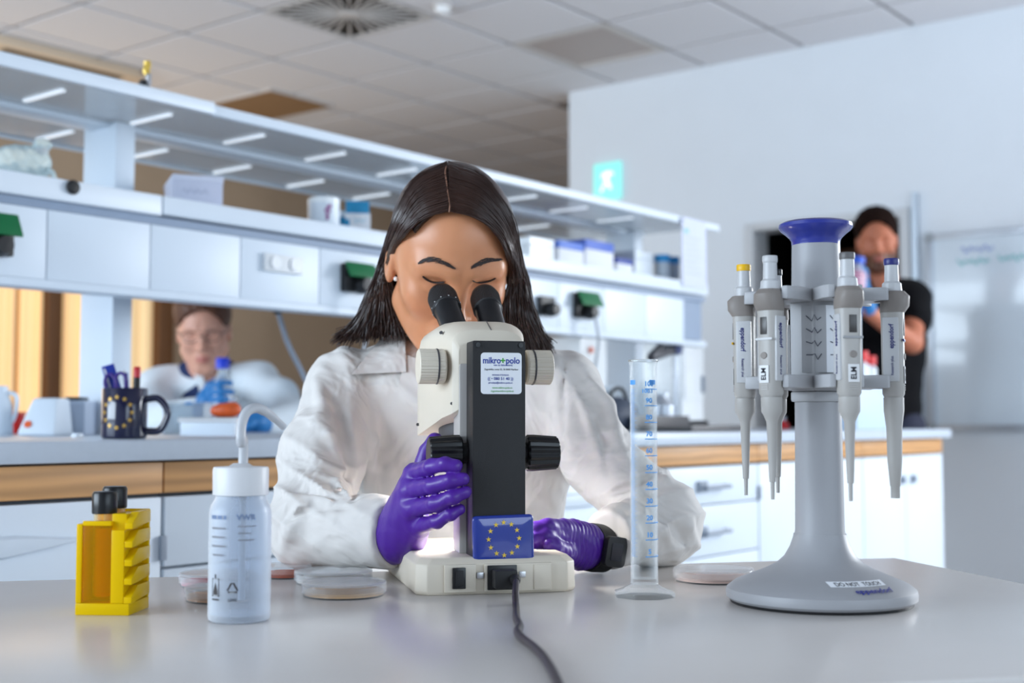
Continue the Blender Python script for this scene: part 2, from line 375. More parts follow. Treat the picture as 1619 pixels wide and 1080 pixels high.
# whiteboard
wb = thing('whiteboard', 'large white marker board with faint green handwriting on the right wall', 'whiteboard', (WX - .002, 0, 0))
by1, by0, bz0, bz1 = 2.32, .9, .92, 1.83
mk('board', G().box(-.02, 0, by0, by1, bz0, bz1), mat('board_enamel', (214, 226, 236), .15, coat=.3, var=.02), wb, smooth=False)
g = G(); g.box(-.03, 0, by0 - .03, by1 + .03, bz0 - .03, bz0); g.box(-.03, 0, by0 - .03, by1 + .03, bz1, bz1 + .03)
g.box(-.03, 0, by0 - .03, by0, bz0, bz1); g.box(-.03, 0, by1, by1 + .03, bz0, bz1); mk('frame', g, m_alu, wb, bevel=.003)
mk('tray', G().box(-.09, -.03, by0 + .1, by1 - .05, bz0 - .03, bz0 - .015), m_alu, wb, bevel=.003)
for z in (bz1 + .015, bz0 - .015): mk('corner_cap', G().lathe([(0, -.036), (.022, -.036), (.025, -.03), (.025, 0)], 16, T(0, by1 + .015, z) @ Matrix.Rotation(pi/2, 4, 'Y') @ Matrix.Diagonal((1, 1, 1, 1))), mat('grey_cap', (150, 156, 162), .4), wb)
m_mark = mat('marker_teal', (120, 196, 196), .5); m_markb = mat('marker_blue', (150, 165, 215), .5)
for row, (mm, yy, zz) in enumerate(((m_markb, 2.18, 1.77), (m_mark, 2.2, 1.71), (m_mark, 2.0, 1.715), (m_mark, 1.83, 1.73))):
    pts = [(-.0215, yy - .012*k, zz + .012*sin(k*2.1 + row) + .006*cos(k*5)) for k in range(14)]
    mk('handwriting', G().tube(crom(pts, 4), .0035, 5), mm, wb)

# ================================================================== BENCH
B0, B1, BF, BB, WT = .25, 5.14, 1.87, 3.16, .906
m_top = mat('grey_worktop', (196, 206, 218), .3, var=.05, scale=70)
m_wood = mat('beech_strip', (206, 154, 100), .45, wood=True, var=.2)
m_cab = mat('cabinet_white', (224, 234, 244), .4, var=.02, scale=5)
m_gap = mat('shadow_gap', (70, 76, 84), .8)
wt = tag(mk('worktop', G().box(B0, B1 + .05, BF - .02, BB, WT - .034, WT), m_top, bevel=.004), 'long pale grey laboratory bench worktop behind the woman', 'worktop')
units = [(.25, 1.395, 'door', 'white base cabinet with bow handle at the left end of the bench'),
         (1.395, 2.19, 'drawdoor', 'white base cabinet behind the wash bottle, with shallow drawer above door'),
         (2.19, 2.99, 'door', 'white base cabinet hidden behind the seated woman'),
         (2.99, 3.58, 'drawers', 'white drawer cabinet right of the woman, with three grey handles'),
         (3.58, 4.36, 'doors', 'white base cabinet behind the pipette stand column'),
         (4.36, B1, 'doors', 'white base cabinet at the far right end of the bench')]
m_hand = mat('handle_grey', (150, 160, 174), .4)
for x0, x1, kind, lab in units:
    c = thing('base_cabinet', lab, 'cabinet', (x0, BF, 0), group='bench base cabinets'); w = x1 - x0
    mk('body', G().box(.002, w - .002, .022, .6, .1, WT - .035), m_cab, c, smooth=False)
    mk('plinth', G().box(.01, w - .01, .06, .58, 0, .099), m_gap, c, smooth=False)
    mk('wood_panel', G().box(.002, w - .002, .0, .0118, .815, .868), m_wood, c, bevel=.0015)
    mk('shadow_gap', G().box(.001, w - .001, .012, .0219, .809, .8715), m_gap, c, smooth=False)  # dark strip: shadow lines above and below the wood put into colour
    fronts = []
    if kind == 'door': fronts = [('door', .004, w - .004, .11, .808, 'bow')]
    elif kind == 'drawdoor': fronts = [('drawer', .004, w - .004, .688, .808, None), ('door', .004, w - .004, .11, .683, None)]
    elif kind == 'drawers': fronts = [('drawer', .004, w - .004, a, b, 'bar') for a, b in ((.702, .808), (.555, .698), (.33, .551), (.11, .326))]
    else: fronts = [('door', .004, w/2 - .002, .11, .808, 'knob'), ('door', w/2 + .002, w - .004, .11, .808, 'knob2')]
    for nm, a, b, z0, z1, hd in fronts:
        d = mk(nm, G().box(a, b, 0, .02, z0, z1), m_cab, c, bevel=.002)
        if hd == 'bar':
            g = G(); zc = (z0 + z1)/2 - .005
            g.tube([((a + b)/2 - .06, -.0, zc), ((a + b)/2 - .06, -.022, zc), ((a + b)/2 + .08, -.022, zc), ((a + b)/2 + .08, 0, zc)], .006, 8)
            g.box((a + b)/2 - .075, (a + b)/2 - .035, -.012, 0, zc - .012, zc + .018)
            mk('handle', g, m_hand, d)
        elif hd == 'bow':
            g = G().loft([[Vector((u, -.001 - .018*k, .742 + zz*(1 - .25*k))) for u, zz in ((w - .6, .02), (w - .28, .02), (w - .16, .008), (w - .3, -.016), (w - .6, -.016))] for k in (0, 1)])
            mk('handle', g, m_cab, d, bevel=.003)
        elif hd: mk('handle', G().box(*((b - .05, b - .03) if hd == 'knob' else (a + .05, a + .07)), -.018, 0, .705, .735), m_hand, d, bevel=.003)
    if kind in ('door', 'drawers'): mk('hinge', G().box(w - .008, w + .004, -.008, 0, .70, .742), m_hand, c, bevel=.001)
# service spine: pillars, lower shelf, panels, upper shelf
SF, SB = 2.45, 3.07; SHZ0, SHZ1 = 1.405, 1.452; UZ0, UZ1 = 1.67, 1.692; SX0, SX1 = .5, 4.28
rack = thing('bench_shelf_rack', 'white two-tier shelf rack with service panels over the bench', 'shelf', ((SX0 + SX1)/2, 2.76, WT)); ro = Vector(rack.location)
def rp(name, g, m, par=rack, **k):
    g.v = [(x - ro.x, y - ro.y, z - ro.z) for x, y, z in g.v]; return mk(name, g, m, par, **k)
for px_ in (.62, 1.882, 3.08, 4.2): rp('post', G().box(px_ - .028, px_ + .028, 2.695, 2.83, WT, UZ0), m_panel, bevel=.003)
rp('lower_shelf', G().box(SX0, 1.803, SF - .012, SB, SHZ0, SHZ1).box(1.807, SX1, SF - .012, SB, SHZ0 + .004, SHZ1), m_white, bevel=.004)
m_groove = mat('groove_blue_grey', (140, 156, 178), .5)
rp('groove', G().box(SX0, SX1, SF + .002, SF + .02, 1.385, 1.404), m_groove, smooth=False)
rp('panel_core', G().box(SX0 + .01, SX1 - .01, SF + .012, SF + .1, 1.24, 1.3849), m_groove, smooth=False)
k0 = -5
for k in range(k0, 10):
    a = 1.782 + .26*k; b = a + .26
    if a < SX0 - .01 or b > SX1 + .05: continue
    rp('service_panel', G().box(a + .0015, b - .0015, SF, SF + .0115, 1.236, 1.384), m_panel, bevel=.001)
rp('lower_rail', G().box(SX0, SX1, SF - .004, SF + .05, 1.217, 1.2355), m_panel, bevel=.003)
rp('underside', G().box(SX0, SX1, SF + .051, SF + .1, 1.222, 1.2395), m_white, smooth=False)
m_sg = mat('shelf_glass', (232, 240, 246), .12, spec=.6, var=.04, scale=3, coat=.3, trans=.45, ior=1.1)
us = rp('upper_shelf', G().box(SX0, SX1 + .02, SF + .004, SB - .02, UZ0, UZ0 + .012), m_sg, smooth=False)
def rail(x0, x1, dy, z0, z1): rp('shelf_rail', G().box(x0, x1, SF - .012 + dy, SF + .004 + dy, z0, z1), m_panel, bevel=.003)
rail(SX0, 1.95, 0, UZ0 - .004, UZ1 + .003); rail(1.952, SX1 + .1, .004, UZ0 - .005, UZ1 - .002)
rp('shelf_rail', G().box(SX0, SX1 + .02, SB - .02, SB, UZ0 - .006, UZ1), m_panel, bevel=.003)
rp('centre_beam', G().box(SX0, SX1, 2.72, 2.8, UZ0 - .012, UZ0 - .0001), m_panel, bevel=.002)
m_reflection = mat('reflection_glow', (244, 248, 252), .3, emit=.42, emitcol=(236, 244, 252))  # glowing bars put in for reflections on the shelf underside
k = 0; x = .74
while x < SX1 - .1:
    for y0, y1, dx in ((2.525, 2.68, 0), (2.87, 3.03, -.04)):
        rp('reflection_bar', G().box(x + dx - .006, x + dx + .006, y0, y1, UZ0 - .006, UZ0 - .0002), m_reflection, bevel=.002)
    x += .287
# sockets on the panels
def socket(x0, x1, z0, z1, cover, label):
    s = thing('power_socket', label, 'socket', ((x0 + x1)/2, SF, z0), group='bench sockets'); w = x1 - x0; h = z1 - z0
    if cover == 'white':
        mk('frame', G().box(-w/2, w/2, -.012, -.001, 0, h), m_wframe, s, bevel=.002)
        for q in (-.25, .25):
            mk('outlet', G().lathe([(0, -.0), (.014, 0), (.016, .004)], 20, T(q*w, -.0125, h/2) @ Matrix.Rotation(pi/2, 4, 'X')), mat('outlet_white', (248, 250, 252), .15, coat=.4), s)
    else:
        mk('back_box', G().box(-w/2, w/2, -.02, -.001, -.03, h), m_black if cover != 'white' else m_white, s, bevel=.003)
        if cover == 'green': mk('flap', G().box(-w/2 - .004, w/2 + .004, -.006, 0, -h, 0, T(0, -.021, h + .002) @ Matrix.Rotation(-.45, 4, 'X')), m_green, s, bevel=.003)
        mk('plug', G().lathe([(.022, 0), (.024, .012), (.018, .035), (.0, .036)], 18, T(0, -.02, -.012) @ Matrix.Rotation(pi/2, 4, 'X')), m_black, s)
    return s
def cable(name, pts, r, m, label, cat='cable'):
    return tag(mk(name, G().tube(crom(pts, 6), r, 6), m), label, cat, 'bench cables')
socket(2.11, 2.236, 1.308, 1.352, 'white', 'white double power socket on the panel left of the woman')
socket(2.375, 2.475, 1.308, 1.352, 'green', 'green flapped power socket beside the woman\'s dark hair')
socket(1.36, 1.436, 1.304, 1.356, 'green', 'green flapped power socket at the left edge of the picture')
socket(3.225, 3.3, 1.30, 1.33, 'black', 'black plug in the bench socket right of the woman\'s hair')
socket(3.42, 3.53, 1.305, 1.357, 'green', 'green flapped power socket with black plug, right of centre')
m_cable = mat('black_cable', (34, 36, 42), .5); m_cw = mat('grey_cable', (176, 182, 190), .5)
cable('power_cable', [(3.475, 2.40, 1.28), (3.48, 2.39, 1.2), (3.5, 2.42, 1.1), (3.6, 2.5, 1.0), (3.62, 2.55, WT + .006)], .005, m_cw, 'grey cable hanging from the green socket right of centre')
cable('power_cable', [(2.43, 2.40, 1.28), (2.42, 2.38, 1.2), (2.41, 2.42, 1.05), (2.5, 2.5, WT + .006)], .005, m_cw, 'grey cable hanging from the green socket beside the hair')
# short gooseneck rod hanging under the rail, left of the woman
q0, q1 = wallY(440, 495, 2.75), wallY(478, 590, 2.75)
gn = thing('gooseneck_lamp', 'thin grey gooseneck rod with black tip between the two white coats', 'lamp', (q1.x + .04, 2.75, WT))
o0 = Vector(gn.location)
mk('arm', G().tube(crom([(0, 0, .03), (.0, 0, .1), q1 - o0, (q0 + q1)/2 - o0 + Vector((-.01, 0, 0)), q0 - o0], 6), .007, 8), m_hand, gn)
mk('head', G().tube([q0 - o0, q0 - o0 + Vector((-.012, 0, .03))], [.012, .016], 12), m_black, gn)
mk('base', G().lathe([(.0, 0), (.04, 0), (.04, .02), (.012, .03), (0, .03)], 20), m_white, gn)

# ================================================================== FOREGROUND TABLE
TT = .745
def fthing(name, label, cat, f, rot=0, group=None):
    return thing(name, label, cat, rw(f), YAW + rot, group)
TA = radians(13); tn = Vector((-sin(TA), cos(TA))); tu = Vector((cos(TA), sin(TA)))
corner = Vector((.545, 1.861))
tb = fthing('lab_table', 'white-topped laboratory table in the foreground', 'table', (corner.x, corner.y, 0), TA)
m_table = mat('table_laminate', (216, 210, 205), .24, var=.03, scale=12, spec=.5)
mk('tabletop', G().box(-1.75, 0, -.8, 0, TT - .03, TT), m_table, tb, bevel=.002)
m_leg = mat('table_steel', (150, 152, 156), .4, metal=.7)
for x in (-1.7, -.09):
    for y in (-.76, -.09): mk('leg', G().box(x, x + .045, y, y + .045, 0, TT - .031), m_leg, tb, bevel=.003)
mk('apron', G().box(-1.654, -.091, -.085, -.06, TT - .09, TT - .031).box(-1.654, -.091, -.755, -.73, TT - .09, TT - .031), m_leg, tb, smooth=False)

# ================================================================== STEREO MICROSCOPE
MR = radians(13); MO = Vector((-.0155, 1.476, TT))
ms = fthing('stereo_microscope', 'cream and black stereo microscope seen from behind on the table', 'microscope', MO, MR)
m_cream = mat('cream_casing', (220, 209, 191), .42, var=.03, scale=40, bump=.06, bscale=900)
m_blk = mat('black_textured', (30, 29, 30), .55, var=.08, scale=200, bump=.15, bscale=1500)
m_blks = mat('black_smooth', (20, 20, 22), .3)
m_dgrey = mat('dark_grey_casing', (74, 72, 74), .45)
m_lgrey = mat('light_grey_casing', (178, 174, 170), .45)
XH = .0935
def bsec(z, ins, back): return [Vector((x, y, z)) for x, y in ((-XH + ins + .012, ins), (XH - ins - .012, ins), (XH - ins, .012 + ins), (XH - ins, back - ins), (-XH + ins, back - ins), (-XH + ins, .012 + ins))]
mk('base', G().loft([bsec(0, .002, .27), bsec(.004, 0, .27), bsec(.034, .001, .27), bsec(.041, .008, .262)]), m_cream, ms, bevel=.0015)
mk('rear_frame', G().box(-.062, -.026, -.003, .002, .003, .034).box(-.0165, .062, -.003, .002, .003, .034), m_cream, ms, bevel=.0012)
mk('access_cover', G().box(.0405, .0605, -.0042, -.0031, .0045, .0325), m_cream, ms, bevel=.0004)
mk('power_switch', G().box(-.0535, -.0385, -.0075, -.003, .0075, .031), m_blks, ms, bevel=.001)
mk('switch_rocker', G().box(-.0505, -.0415, -.010, -.0072, .0105, .028, T(0, 0, 0)), m_blk, ms, bevel=.0015)
mk('mains_socket', G().box(-.0135, .0205, -.006, -.003, .005, .0325), m_blks, ms, bevel=.001)
mk('mains_plug', G().box(-.0095, .017, -.026, -.006, .0085, .029), m_blk, ms, bevel=.003)
m_lug = mat('steel_lug', (190, 190, 192), .3, metal=.8)
for x in (-.0215, .027): mk('fuse_lug', G().box(x - .004, x + .004, -.0045, .0, .018, .025), m_lug, ms, bevel=.001)
mk('stage_plate', G().lathe([(0, .0435), (.052, .0435), (.055, .041)], 40, T(0, .15, 0)), mat('white_stage', (250, 250, 250), .4), ms)
mk('stage_clip', G().box(.055, .062, .1, .24, .0412, .0432), mat('red_strip', (214, 84, 84), .4), ms, bevel=.0005)
mk('column_cover', G().box(-.028, .0345, .010, .048, .030, .2865), m_blk, ms, bevel=.0025)
mk('column_core', G().box(-.036, .040, .0485, .088, .0405, .262), m_lgrey, ms, bevel=.004)
for x in (-.022, .0285): mk('screw', G().lathe([(0, 0), (.0028, 0), (.0028, .0016)], 12, T(x, .0098, .2815) @ Matrix.Rotation(pi/2, 4, 'X')), m_blks, ms)
def hsec(y, hw, z0, z1, r, cx=0):
    r = min(r, hw*.9)
    pts = [(-hw, z0), (hw, z0)] + [(hw - r + r*cos(radians(a)), z1 - r*.62 + r*.62*sin(radians(a))) for a in range(0, 91, 15)] + [(-hw + r - r*sin(radians(a)), z1 - r*.62 + r*.62*cos(radians(a))) for a in range(0, 91, 15)]
    return [Vector((cx + x, y, z)) for x, z in pts]
mk('head_casing', G().loft([hsec(.052, .036, .208, .288, .02), hsec(.058, .043, .203, .302, .026), hsec(.085, .05, .198, .314, .032), hsec(.13, .056, .188, .317, .034), hsec(.18, .062, .178, .312, .036), hsec(.205, .061, .176, .298, .04), hsec(.215, .052, .185, .28, .04)]), m_cream, ms, bevel=.0015)
mk('head_seam', G().tube([(.004, y, z + .0003) for y, z in ((.058, .302), (.085, .314), (.13, .317), (.18, .312))], .0006, 5), m_dgrey, ms)
for x, y, z in ((-.0425, .06, .215), (-.0628, .19, .19), (-.0515, .085, .30)): mk('casing_screw', G().lathe([(0, -.002), (.002, -.002), (.002, .002), (0, .002)], 10, T(x, y, z) @ Matrix.Rotation(pi/2, 4, 'X')), m_dgrey, ms)
mk('objective', G().lathe([(.0, .138), (.034, .138), (.04, .142), (.043, .16), (.045, .205)], 40, T(0, .14, 0)), m_dgrey, ms)
ML = Matrix.Rotation(pi/2, 4, 'Y')
def ribbed(r0, r1, L, n, amp, m, k=96):
    g = G(); secs = []
    for z, r in ((0, r0*.93), (.002, r0), (L*.25, r0), (L*.97, r1), (L, r1*.93)):
        rib = amp if .001 < z < L*.99 else 0
        secs.append([m @ Vector(((r + rib*cos(n*2*pi*i/k))*cos(2*pi*i/k), (r + rib*cos(n*2*pi*i/k))*sin(2*pi*i/k), z)) for i in range(k)])
    return g.loft(secs)
for s in (-1, 1):
    mm = T(s*.049, .075, .259) @ Matrix.Rotation(s*pi/2, 4, 'Y')
    zk = mk('zoom_knob', ribbed(.0205, .0205, .032, 36, .0004, mm), m_cream, ms, angle=25)
    mk('collar', G().lathe([(.0212, .0085), (.0215, .0095), (.0212, .0105)], 40, mm, closed=False), m_dgrey, zk)
    mm = T(.004 + s*.0385, .045, .157) @ Matrix.Rotation(s*pi/2, 4, 'Y')
    fk = mk('focus_knob', ribbed(.0205, .0185, .0385, 14, .0009, mm), m_blks, ms, angle=20)
    mk('axle', G().lathe([(0, -.012), (.012, -.012), (.012, 0), (0, 0)], 24, mm), m_blk, fk)
for s in (-1, 1):
    a, b = Vector((s*.0235 - .001, .12, .297)), Vector((s*.0285 - .001, .212, .358)); d = (b - a); L = d.length
    mm = T(*a) @ d.to_track_quat('Z', 'Y').to_matrix().to_4x4()
    ep = mk('eyepiece', G().lathe([(.0165, -.01), (.0165, L*.62), (.0172, L*.63)], 36, mm), m_blks, ms)
    mk('eyecup', ribbed(.0188, .0192, L*.3, 60, .0003, mm @ T(0, 0, L*.63), 180), m_blk, ep, angle=25)
    mk('rim', G().lathe([(.0178, L*.925), (.0182, L*.955), (.0172, L), (.0145, L*1.0), (.0135, L*.93), (0, L*.92)], 36, mm), m_blks, ep)
    if s < 0:
        g = G()
        for k in range(12):
            aa = 2*pi*k/12; g.box(-.0006, .0006, -.0003, .0003, -.0006, .0006, mm @ T(.0193*cos(aa), .0193*sin(aa), L*.66) @ Matrix.Rotation(aa + pi/2, 4, 'Z'))
        mk('dioptre_marks', g, mat('white_print', (235, 235, 235), .5), ep)
# working lamp of the microscope, shining down on the stage
ld = bpy.data.lights.new('microscope_led', 'AREA'); ld.shape = 'DISK'; ld.size = .05; ld.energy = .9; ld.color = (1, .97, .93)
lo = bpy.data.objects.new('microscope_led', ld); COL.objects.link(lo); lo.parent = ms; lo.location = (0, .14, .136)
# sticker
st = mk('sticker', G().prism(rrect(.048, .0475, .004, 4), 0, .0004, T(.0055, .0099, .249) @ FRONT), mat('sticker_paper', (228, 230, 234), .4), ms)
sx, sy_, sz = .0055, .0094, .249
bl = mat('print_blue', (40, 62, 150), .5); gr = mat('print_green', (70, 160, 60), .5)
text('mikro', .0102, bl, st, T(sx - .0112, sy_, sz + .0145) @ FRONT, bold=.02, sxy=.86); text('+', .0105, gr, st, T(sx + .0019, sy_, sz + .0142) @ FRONT, bold=.03)
text('polo', .0102, bl, st, T(sx + .0135, sy_, sz + .0145) @ FRONT, bold=.02, sxy=.9)
text('vse za laboratorij', .0032, bl, st, T(sx + .002, sy_, sz + .0095) @ FRONT)
text('Zagrebška cesta 22, SI-2000 Maribor', .0027, m_ink, st, T(sx, sy_, sz + .0045) @ FRONT)
text('MODRA ŠTEVILKA', .0024, bl, st, T(sx - .001, sy_, sz - .002) @ FRONT)
text('(( • 080 51 40 ))', .0046, bl, st, T(sx - .001, sy_, sz - .0062) @ FRONT, bold=.01)
text('prodaja@mikro-polo.si', .003, bl, st, T(sx - .001, sy_, sz - .0108) @ FRONT)
text('www.mikro-polo.si', .003, gr, st, T(sx + .001, sy_, sz - .0165) @ FRONT); text('trgovina.mikro-polo.si', .003, gr, st, T(sx + .001, sy_, sz - .0203) @ FRONT)
# flag magnet on the column
m_gold = mat('gold_print', (236, 200, 70), .35); m_eu = mat('deep_blue_resin', (26, 52, 148), .15, coat=.8, var=.03)
FM = Matrix.Rotation(MR, 4, 'Z')
fl = fthing('flag_magnet', 'glossy blue magnet with ring of twelve gold stars on microscope column', 'magnet', MO + FM @ Vector((.008, .0095, .0345)), MR)
def pillow(w, h, d):
    g = G(); secs = []
    for ins, y in ((0, 0), (0, -.0022), (.0012, -.0034), (.004, -.0041), (.014, -.0046)):
        secs.append([Vector((x, y, z + h/2)) for x, z in rrect(w - 2*ins, h - 2*ins, max(.0045 - ins*.2, .001), 4)])
    return g.loft(secs)
tilt = Matrix.Rotation(-.022, 4, 'Y')
mk('plate', pillow(.071, .053, .005), m_eu, fl, rot=(0, -.022, 0), angle=60)
def star(r, m, depth=.0004): return G().prism([(r*(1 if k % 2 == 0 else .4)*sin(pi*k/5), r*(1 if k % 2 == 0 else .4)*cos(pi*k/5)) for k in range(10)], 0, depth, m)
for k in range(12):
    a = 2*pi*k/12
    mk('star', star(.0032, tilt @ T(.0002 + .0178*sin(a), -.00465, .0265 + .0185*cos(a)) @ FRONT), m_gold, fl, smooth=False)
# power cord running over the table towards the viewer
pc = []
p0 = MO + FM @ Vector((.0135, -.026, .019))
pc = [p0, p0 + Vector((.001, -.018, -.0005)), pt(815, 938, 1.405), pt(816, 962, 1.37)] + [ptz(x, y, TT + .0042) for x, y in ((817, 978), (822, 990), (818, 998), (824, 1008), (840, 1020), (856, 1035), (868, 1052), (878, 1070), (888, 1095), (905, 1150))]
cb = Vector((pc[5].x, pc[5].y, TT))
co = fthing('mains_cable', 'black mains cord running from the microscope across the white table', 'cable', cb)
mk('cord', G().tube(crom([p - cb for p in pc], 5), .0038, 10), mat('cord_rubber', (52, 46, 50), .4), co)
mk('strain_relief', G().tube([p0 - cb + Vector((0, .002, 0)), p0 - cb + Vector((.001, -.018, -.0005))], [.0065, .0045], 12), m_blk, co)

# ================================================================== PIPETTE CAROUSEL
PO = Vector((.332, 1.408, TT)); PS = fthing('pipette_carousel', 'light grey pipette carousel stand with blue top knob, right side of the table', 'pipette stand', PO)
m_pg = mat('stand_grey', (156, 156, 159), .42, var=.03, scale=40, bump=.08, bscale=900); m_pg2 = mat('holder_grey', (172, 172, 174), .4)
m_pblue = mat('stand_blue', (44, 54, 140), .25, coat=.3)
mk('foot_pad', G().lathe([(0, 0), (.096, 0), (.097, .003), (0, .003)], 64), m_black, PS)
base = mk('base', G().lathe([(.0, .0031), (.097, .0031), (.1005, .006), (.101, .011), (.0997, .0155), (.092, .0215), (.075, .0285), (.058, .0355), (.046, .042), (.038, .0495), (.032, .06), (.0285, .07), (.0278, .0735), (0, .0735)], 72), m_pg, PS)
mk('column', G().lathe([(0, .0735), (.0268, .0735), (.0262, .078), (.0252, .16), (.0248, .215), (0, .215)], 48), m_pg, PS)
mk('lower_collar', G().lathe([(0, .2151), (.0305, .2151), (.0312, .218), (.0312, .226), (0, .226)], 6, Matrix.Rotation(radians(10), 4, 'Z')), m_pg2, PS, bevel=.002)
mk('hub', G().lathe([(0, .2261), (.031, .2261), (.031, .336), (0, .336)], 6, Matrix.Rotation(radians(10), 4, 'Z')), m_pg2, PS, bevel=.003)
mk('neck', G().lathe([(0, .3361), (.0268, .3361), (.0258, .386), (0, .386)], 48), m_pg, PS)
mk('knob', G().lathe([(0, .3861), (.0258, .3861), (.0262, .391), (.0282, .394), (.033, .3985), (.0375, .402), (.0398, .4055), (.0393, .409), (.0355, .4112), (.0, .4118)], 56), m_pblue, PS)
ANG = [-80, -140, 160, 112, 40, -20]; PR = .079
m_clear = mat('clear_holder', (208, 212, 216), .3, alpha=.75)
for a in ANG:
    R_ = Matrix.Rotation(radians(a), 4, 'Z')
    for z0, z1, nm in ((.229, .243, 'lower_arm'), (.322, .336, 'upper_arm')):
        g = G(); half = [(.02, -.017), (.04, -.019), (PR - .018, -.021), (PR - .004, -.019), (PR - .002, -.0125), (PR - .012, -.0125), (PR - .018, -.008), (PR - .018, .008), (PR - .012, .0125), (PR - .002, .0125), (PR - .004, .019), (PR - .018, .021), (.04, .019), (.02, .017)]
        g.prism(half, z0, z1, R_); mk(nm, g, m_pg2, PS, bevel=.002)
m_scr = mat('pen_scribble', (70, 74, 88), .6)
for a in (-110, -62):
    R_ = Matrix.Rotation(radians(a) + pi/2, 4, 'Z'); ap = .0285
    lc = mk('label_card', G().box(-.013, .013, -ap - .0012, -ap + .0, .246, .318, R_), m_paper if a == -62 else m_pg2, PS, bevel=.0006)
    for j in range(4):
        z = .304 - j*.014; pts = [(x, -ap - .0016, z + yy) for x, yy in ((-.008, .003), (-.002, -.003 + .002*j), (.001, .004), (.004, -.002), (.008, .001 + .001*j))]
        g = G().tube([R_ @ Vector(p) for p in pts], .0005, 5)
        mk('handwriting', g, m_scr, lc)
# base label: flat print following the cone
def wrapcone(o, rad_of_z):
    for v in o.data.vertices:
        x, z, d = v.co.x, v.co.z, v.co.y; r = rad_of_z(z) + .0005 - d*.5; a = x/max(r, .01) - pi/2 + LA
        v.co = (r*cos(a), r*sin(a), z)
prof_z = [.0155, .0215, .0285, .0355, .042]; prof_r = [.0997, .092, .075, .058, .046]
def rz_(z): return float(np.interp(z, prof_z, prof_r))
LA = radians(17)
def grid_plate(w, z0, z1, n=16, k=4):
    g = G(); vs = [(-w/2 + w*i/n, 0, z0 + (z1 - z0)*j/k) for j in range(k + 1) for i in range(n + 1)]
    return g.add(vs, [(j*(n+1) + i, j*(n+1) + i + 1, (j+1)*(n+1) + i + 1, (j+1)*(n+1) + i) for j in range(k) for i in range(n)])
o = mk('label', grid_plate(.066, .0262, .0306), m_paper, base); wrapcone(o, lambda z: rz_(z) + .0004)
o = text('DO NOT  TOUCH', .0082, m_ink, base, T(0, -.0004, .0284) @ FRONT @ Matrix.Diagonal((1, .5, 1, 1)), sxy=.8); wrapcone(o, lambda z: rz_(z) + .0012)
o = text('eppendorf', .013, m_pblue, base, T(.01, -.0004, .0228) @ FRONT @ Matrix.Diagonal((1, .38, 1, 1)), bold=.02, sxy=.85); wrapcone(o, lambda z: rz_(z) + .001)

